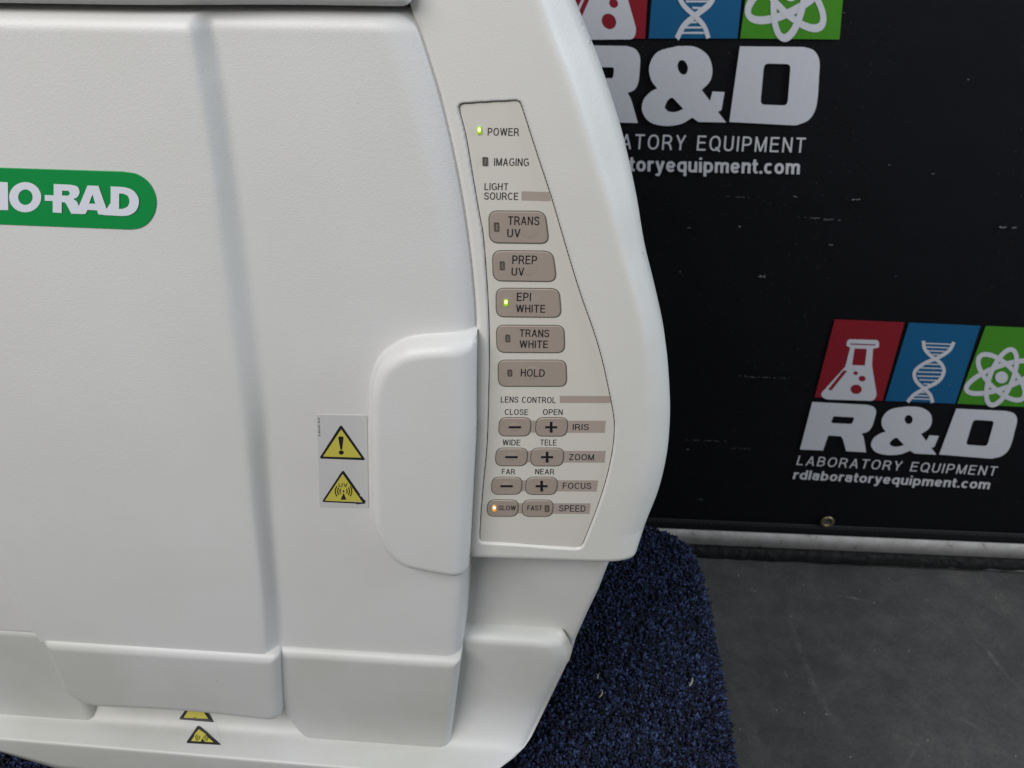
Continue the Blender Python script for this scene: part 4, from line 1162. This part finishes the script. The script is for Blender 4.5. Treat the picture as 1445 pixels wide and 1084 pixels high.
# outward direction near the edge
ox = (NX-bx)/np.maximum(sd, 1e-6); oy = (NZ-by)/np.maximum(sd, 1e-6)
k = np.clip(1-sd/0.009, 0, 1)
lean = rng.normal(0, 0.55, (n, 2))
dx = ox*k*1.6+lean[:, 0]; dy = oy*k*1.6+lean[:, 1]; dz = np.maximum(0.15, 1-k*0.6)
L = np.sqrt(dx*dx+dy*dy+dz*dz); D = np.stack([dx/L, dy/L, dz/L], 1)
H = rng.uniform(0.0028, 0.0050, n)[:, None]; R = rng.uniform(0.0007, 0.0014, n)[:, None]
B = np.stack([bx, by, bzv], 1)
ref = np.stack([rng.normal(size=n), rng.normal(size=n), rng.normal(size=n)], 1)
U = np.cross(D, ref); U /= np.linalg.norm(U, axis=1)[:, None]; Wv = np.cross(D, U)
vs = []
for (hh, rr, tw) in ((0.0, 0.7, 0.0), (0.7, 1.0, 0.5)):
    for q in range(3):
        a = 2*math.pi*q/3+tw
        vs.append(B+D*H*hh+(U*math.cos(a)+Wv*math.sin(a))*R*rr)
vs.append(B+D*H)
V = np.stack(vs, 1).reshape(-1, 3)
tris = []
for q in range(3):
    q2 = (q+1) % 3
    tris += [(q, q2, 3+q2), (q, 3+q2, 3+q), (3+q, 3+q2, 6)]
Fq = (np.array(tris)[None]+(np.arange(n)*7)[:, None, None]).reshape(-1, 3)
pile = mesh_np('carpet_pile', V, Fq, M_pile, plat); pile['kind'] = 'stuff'

# straw and lint bits ---------------------------------------------------
M_straw = mat('straw', (0.30, 0.27, 0.18), 0.6)
def bit(pa, pb, Z, r, m, label, cat, group, name, bend=0.0006):
    a = PZ(*pa, Z); b = PZ(*pb, Z); n = 6; V = []
    d = (b-a); L = np.linalg.norm(d); d /= L; s = np.array([-d[1], d[0], 0])
    for i in range(n):
        t = i/(n-1); c = a+d*L*t+s*bend*math.sin(math.pi*t)+np.array([0, 0, 0.0006*math.sin(math.pi*t)])
        rr = r*(0.5+0.5*math.sin(math.pi*(0.15+0.7*t)))
        for k in range(5):
            an = 2*math.pi*k/5
            V.append(tuple(c+s*rr*math.cos(an)+np.array([0, 0, 1])*rr*math.sin(an)))
    Fs = [(i*5+k, i*5+(k+1) % 5, (i+1)*5+(k+1) % 5, (i+1)*5+k) for i in range(n-1) for k in range(5)]
    Fs += [tuple(range(5)), tuple(range(5*(n-1), 5*n))]
    o = mesh_np(name, V, Fs, m, None); tag(o, label, cat, group); return o
zt_ = ZC+0.0052
bit((841.5, 951), (843, 958), zt_, 0.0004, M_straw, 'tiny straw shred on the blue carpet, the upper one near the cabinet foot', 'straw', 'straw shreds on the carpet', 'straw_shred')
bit((849, 974), (846, 984), zt_, 0.0004, M_straw, 'tiny bent straw shred on the blue carpet, just below the other one', 'straw', 'straw shreds on the carpet', 'straw_shred', 0.0009)
bit((977, 957), (973, 968), zt_, 0.0005, M_straw, 'pale straw shred on the blue carpet near its right edge', 'straw', 'straw shreds on the carpet', 'straw_shred')

# smears and crumbs on the floor ------------------------------------------
def smear_mat(name, col, amt):
    m = mat(name, col, 0.75); nt = m.node_tree; b = bsdf(m)
    v = coord(m, (1, 1, 1)); n = nd(m, 'ShaderNodeTexNoise', Scale=75.0, Detail=4.0, Roughness=0.7); lk(m, v, n.inputs['Vector'])
    at = nd(m, 'ShaderNodeAttribute', attribute_name='fade')
    mr = nd(m, 'ShaderNodeMapRange'); mr.inputs['From Min'].default_value = 0.35; mr.inputs['From Max'].default_value = 0.7
    mr.inputs['To Max'].default_value = amt; lk(m, n.outputs['Fac'], mr.inputs['Value'])
    mu = nd(m, 'ShaderNodeMath', operation='MULTIPLY'); lk(m, mr.outputs['Result'], mu.inputs[0]); lk(m, at.outputs['Fac'], mu.inputs[1])
    lk(m, mu.outputs[0], b.inputs['Alpha']); return m
M_smear = smear_mat('floor_smear', (0.22, 0.22, 0.21), 0.6)
V = []; Fs = []; fade = []
for pts, wd in [([(1372, 898), (1392, 918), (1415, 948), (1450, 985)], 8), ([(1112, 870), (1130, 920), (1152, 975), (1172, 1010), (1186, 1030)], 10), ([(1026, 955), (1045, 1000), (1062, 1040), (1090, 1090)], 14),
                ([(1298, 1045), (1286, 1065), (1272, 1095)], 7), ([(1040, 1010), (1060, 1030), (1075, 1085)], 16), ([(1082, 990), (1095, 1005), (1103, 1022)], 7), ([(1236, 930), (1246, 940)], 8), ([(1105, 945), (1112, 960)], 4),
                ([(1345, 800), (1370, 806), (1410, 808)], 9), ([(1330, 1000), (1400, 1040)], 5), ([(1180, 840), (1230, 850)], 5), ([(1070, 830), (1062, 838)], 5)]:
    sp = spline(pts, 6); q = np.array([PZ(a, b, ZFL)[:2] for a, b in sp]); t = np.gradient(q, axis=0); t /= np.linalg.norm(t, axis=1)[:, None]
    nn = np.stack([-t[:, 1], t[:, 0]], 1); st = len(V); n = len(q)
    for i in range(n):
        e = math.sin(math.pi*(i+0.15)/(n-0.7))
        for k in range(5):
            o = (k-2)/2; c = q[i]+nn[i]*o*wd*0.0005*(0.7+0.5*random.random())
            V.append((c[0], c[1], ZFL+0.0006)); fade.append((1-abs(o))*max(0, e)**0.6)
    for i in range(n-1):
        for k in range(4): Fs.append((st+i*5+k, st+(i+1)*5+k, st+(i+1)*5+k+1, st+i*5+k+1))
sm = mesh_np('floor_smears', V, np.array(Fs), M_smear, fl, smooth=False); sm['kind'] = 'stuff'
at = sm.data.attributes.new('fade', 'FLOAT', 'POINT'); at.data.foreach_set('value', np.array(fade, np.float32))
M_crumb = mat('crumb', (0.30, 0.29, 0.26), 0.7)
V = []; Fs = []
spots = [(1042, 813, 2), (1134, 826, 2), (1214, 834, 2), (1233, 851, 2.4), (1206, 802, 1.5), (1254, 816, 1.5), (1329, 814, 2), (1406, 844, 2), (1116, 870, 2), (1110, 952, 1.5), (1141, 964, 1.5), (1166, 1008, 2.6), (1096, 1002, 2),
         (1044, 1029, 2.2), (1309, 1045, 2.6), (1311, 1067, 1.4), (1200, 1068, 2), (1282, 919, 1.8), (1234, 918, 1.6), (1420, 806, 2), (1058, 1047, 1.5), (1135, 1006, 1.5), (1433, 1067, 1.6), (1125, 823, 1.2)]
for _ in range(220):
    spots.append((random.uniform(990, 1445), 800+284*random.random()**1.3, random.uniform(0.4, 1.0)))
for _ in range(90):
    spots.append((random.gauss(1375, 28), random.gauss(806, 3), random.uniform(0.5, 1.2)))
for (sx, sy, r) in spots:
    c = PZ(sx, sy, ZFL); r *= 0.00042; k = len(V)
    if c[1] > YWALL-0.006: continue
    for q in range(5):
        a = 2*math.pi*q/5+random.random()*0.8; rr = r*random.uniform(0.6, 1.3); V.append((c[0]+rr*math.cos(a), c[1]+rr*math.sin(a), ZFL+0.0002))
    V.append((c[0], c[1], ZFL+0.0002+r*0.8))
    for q in range(5): Fs.append((k+q, k+(q+1) % 5, k+5))
cr_ = mesh_np('crumbs', V, np.array(Fs), M_crumb, None, smooth=False); tag(cr_, 'scattered pale crumbs and dust on the dark floor', 'crumbs', kind='stuff')
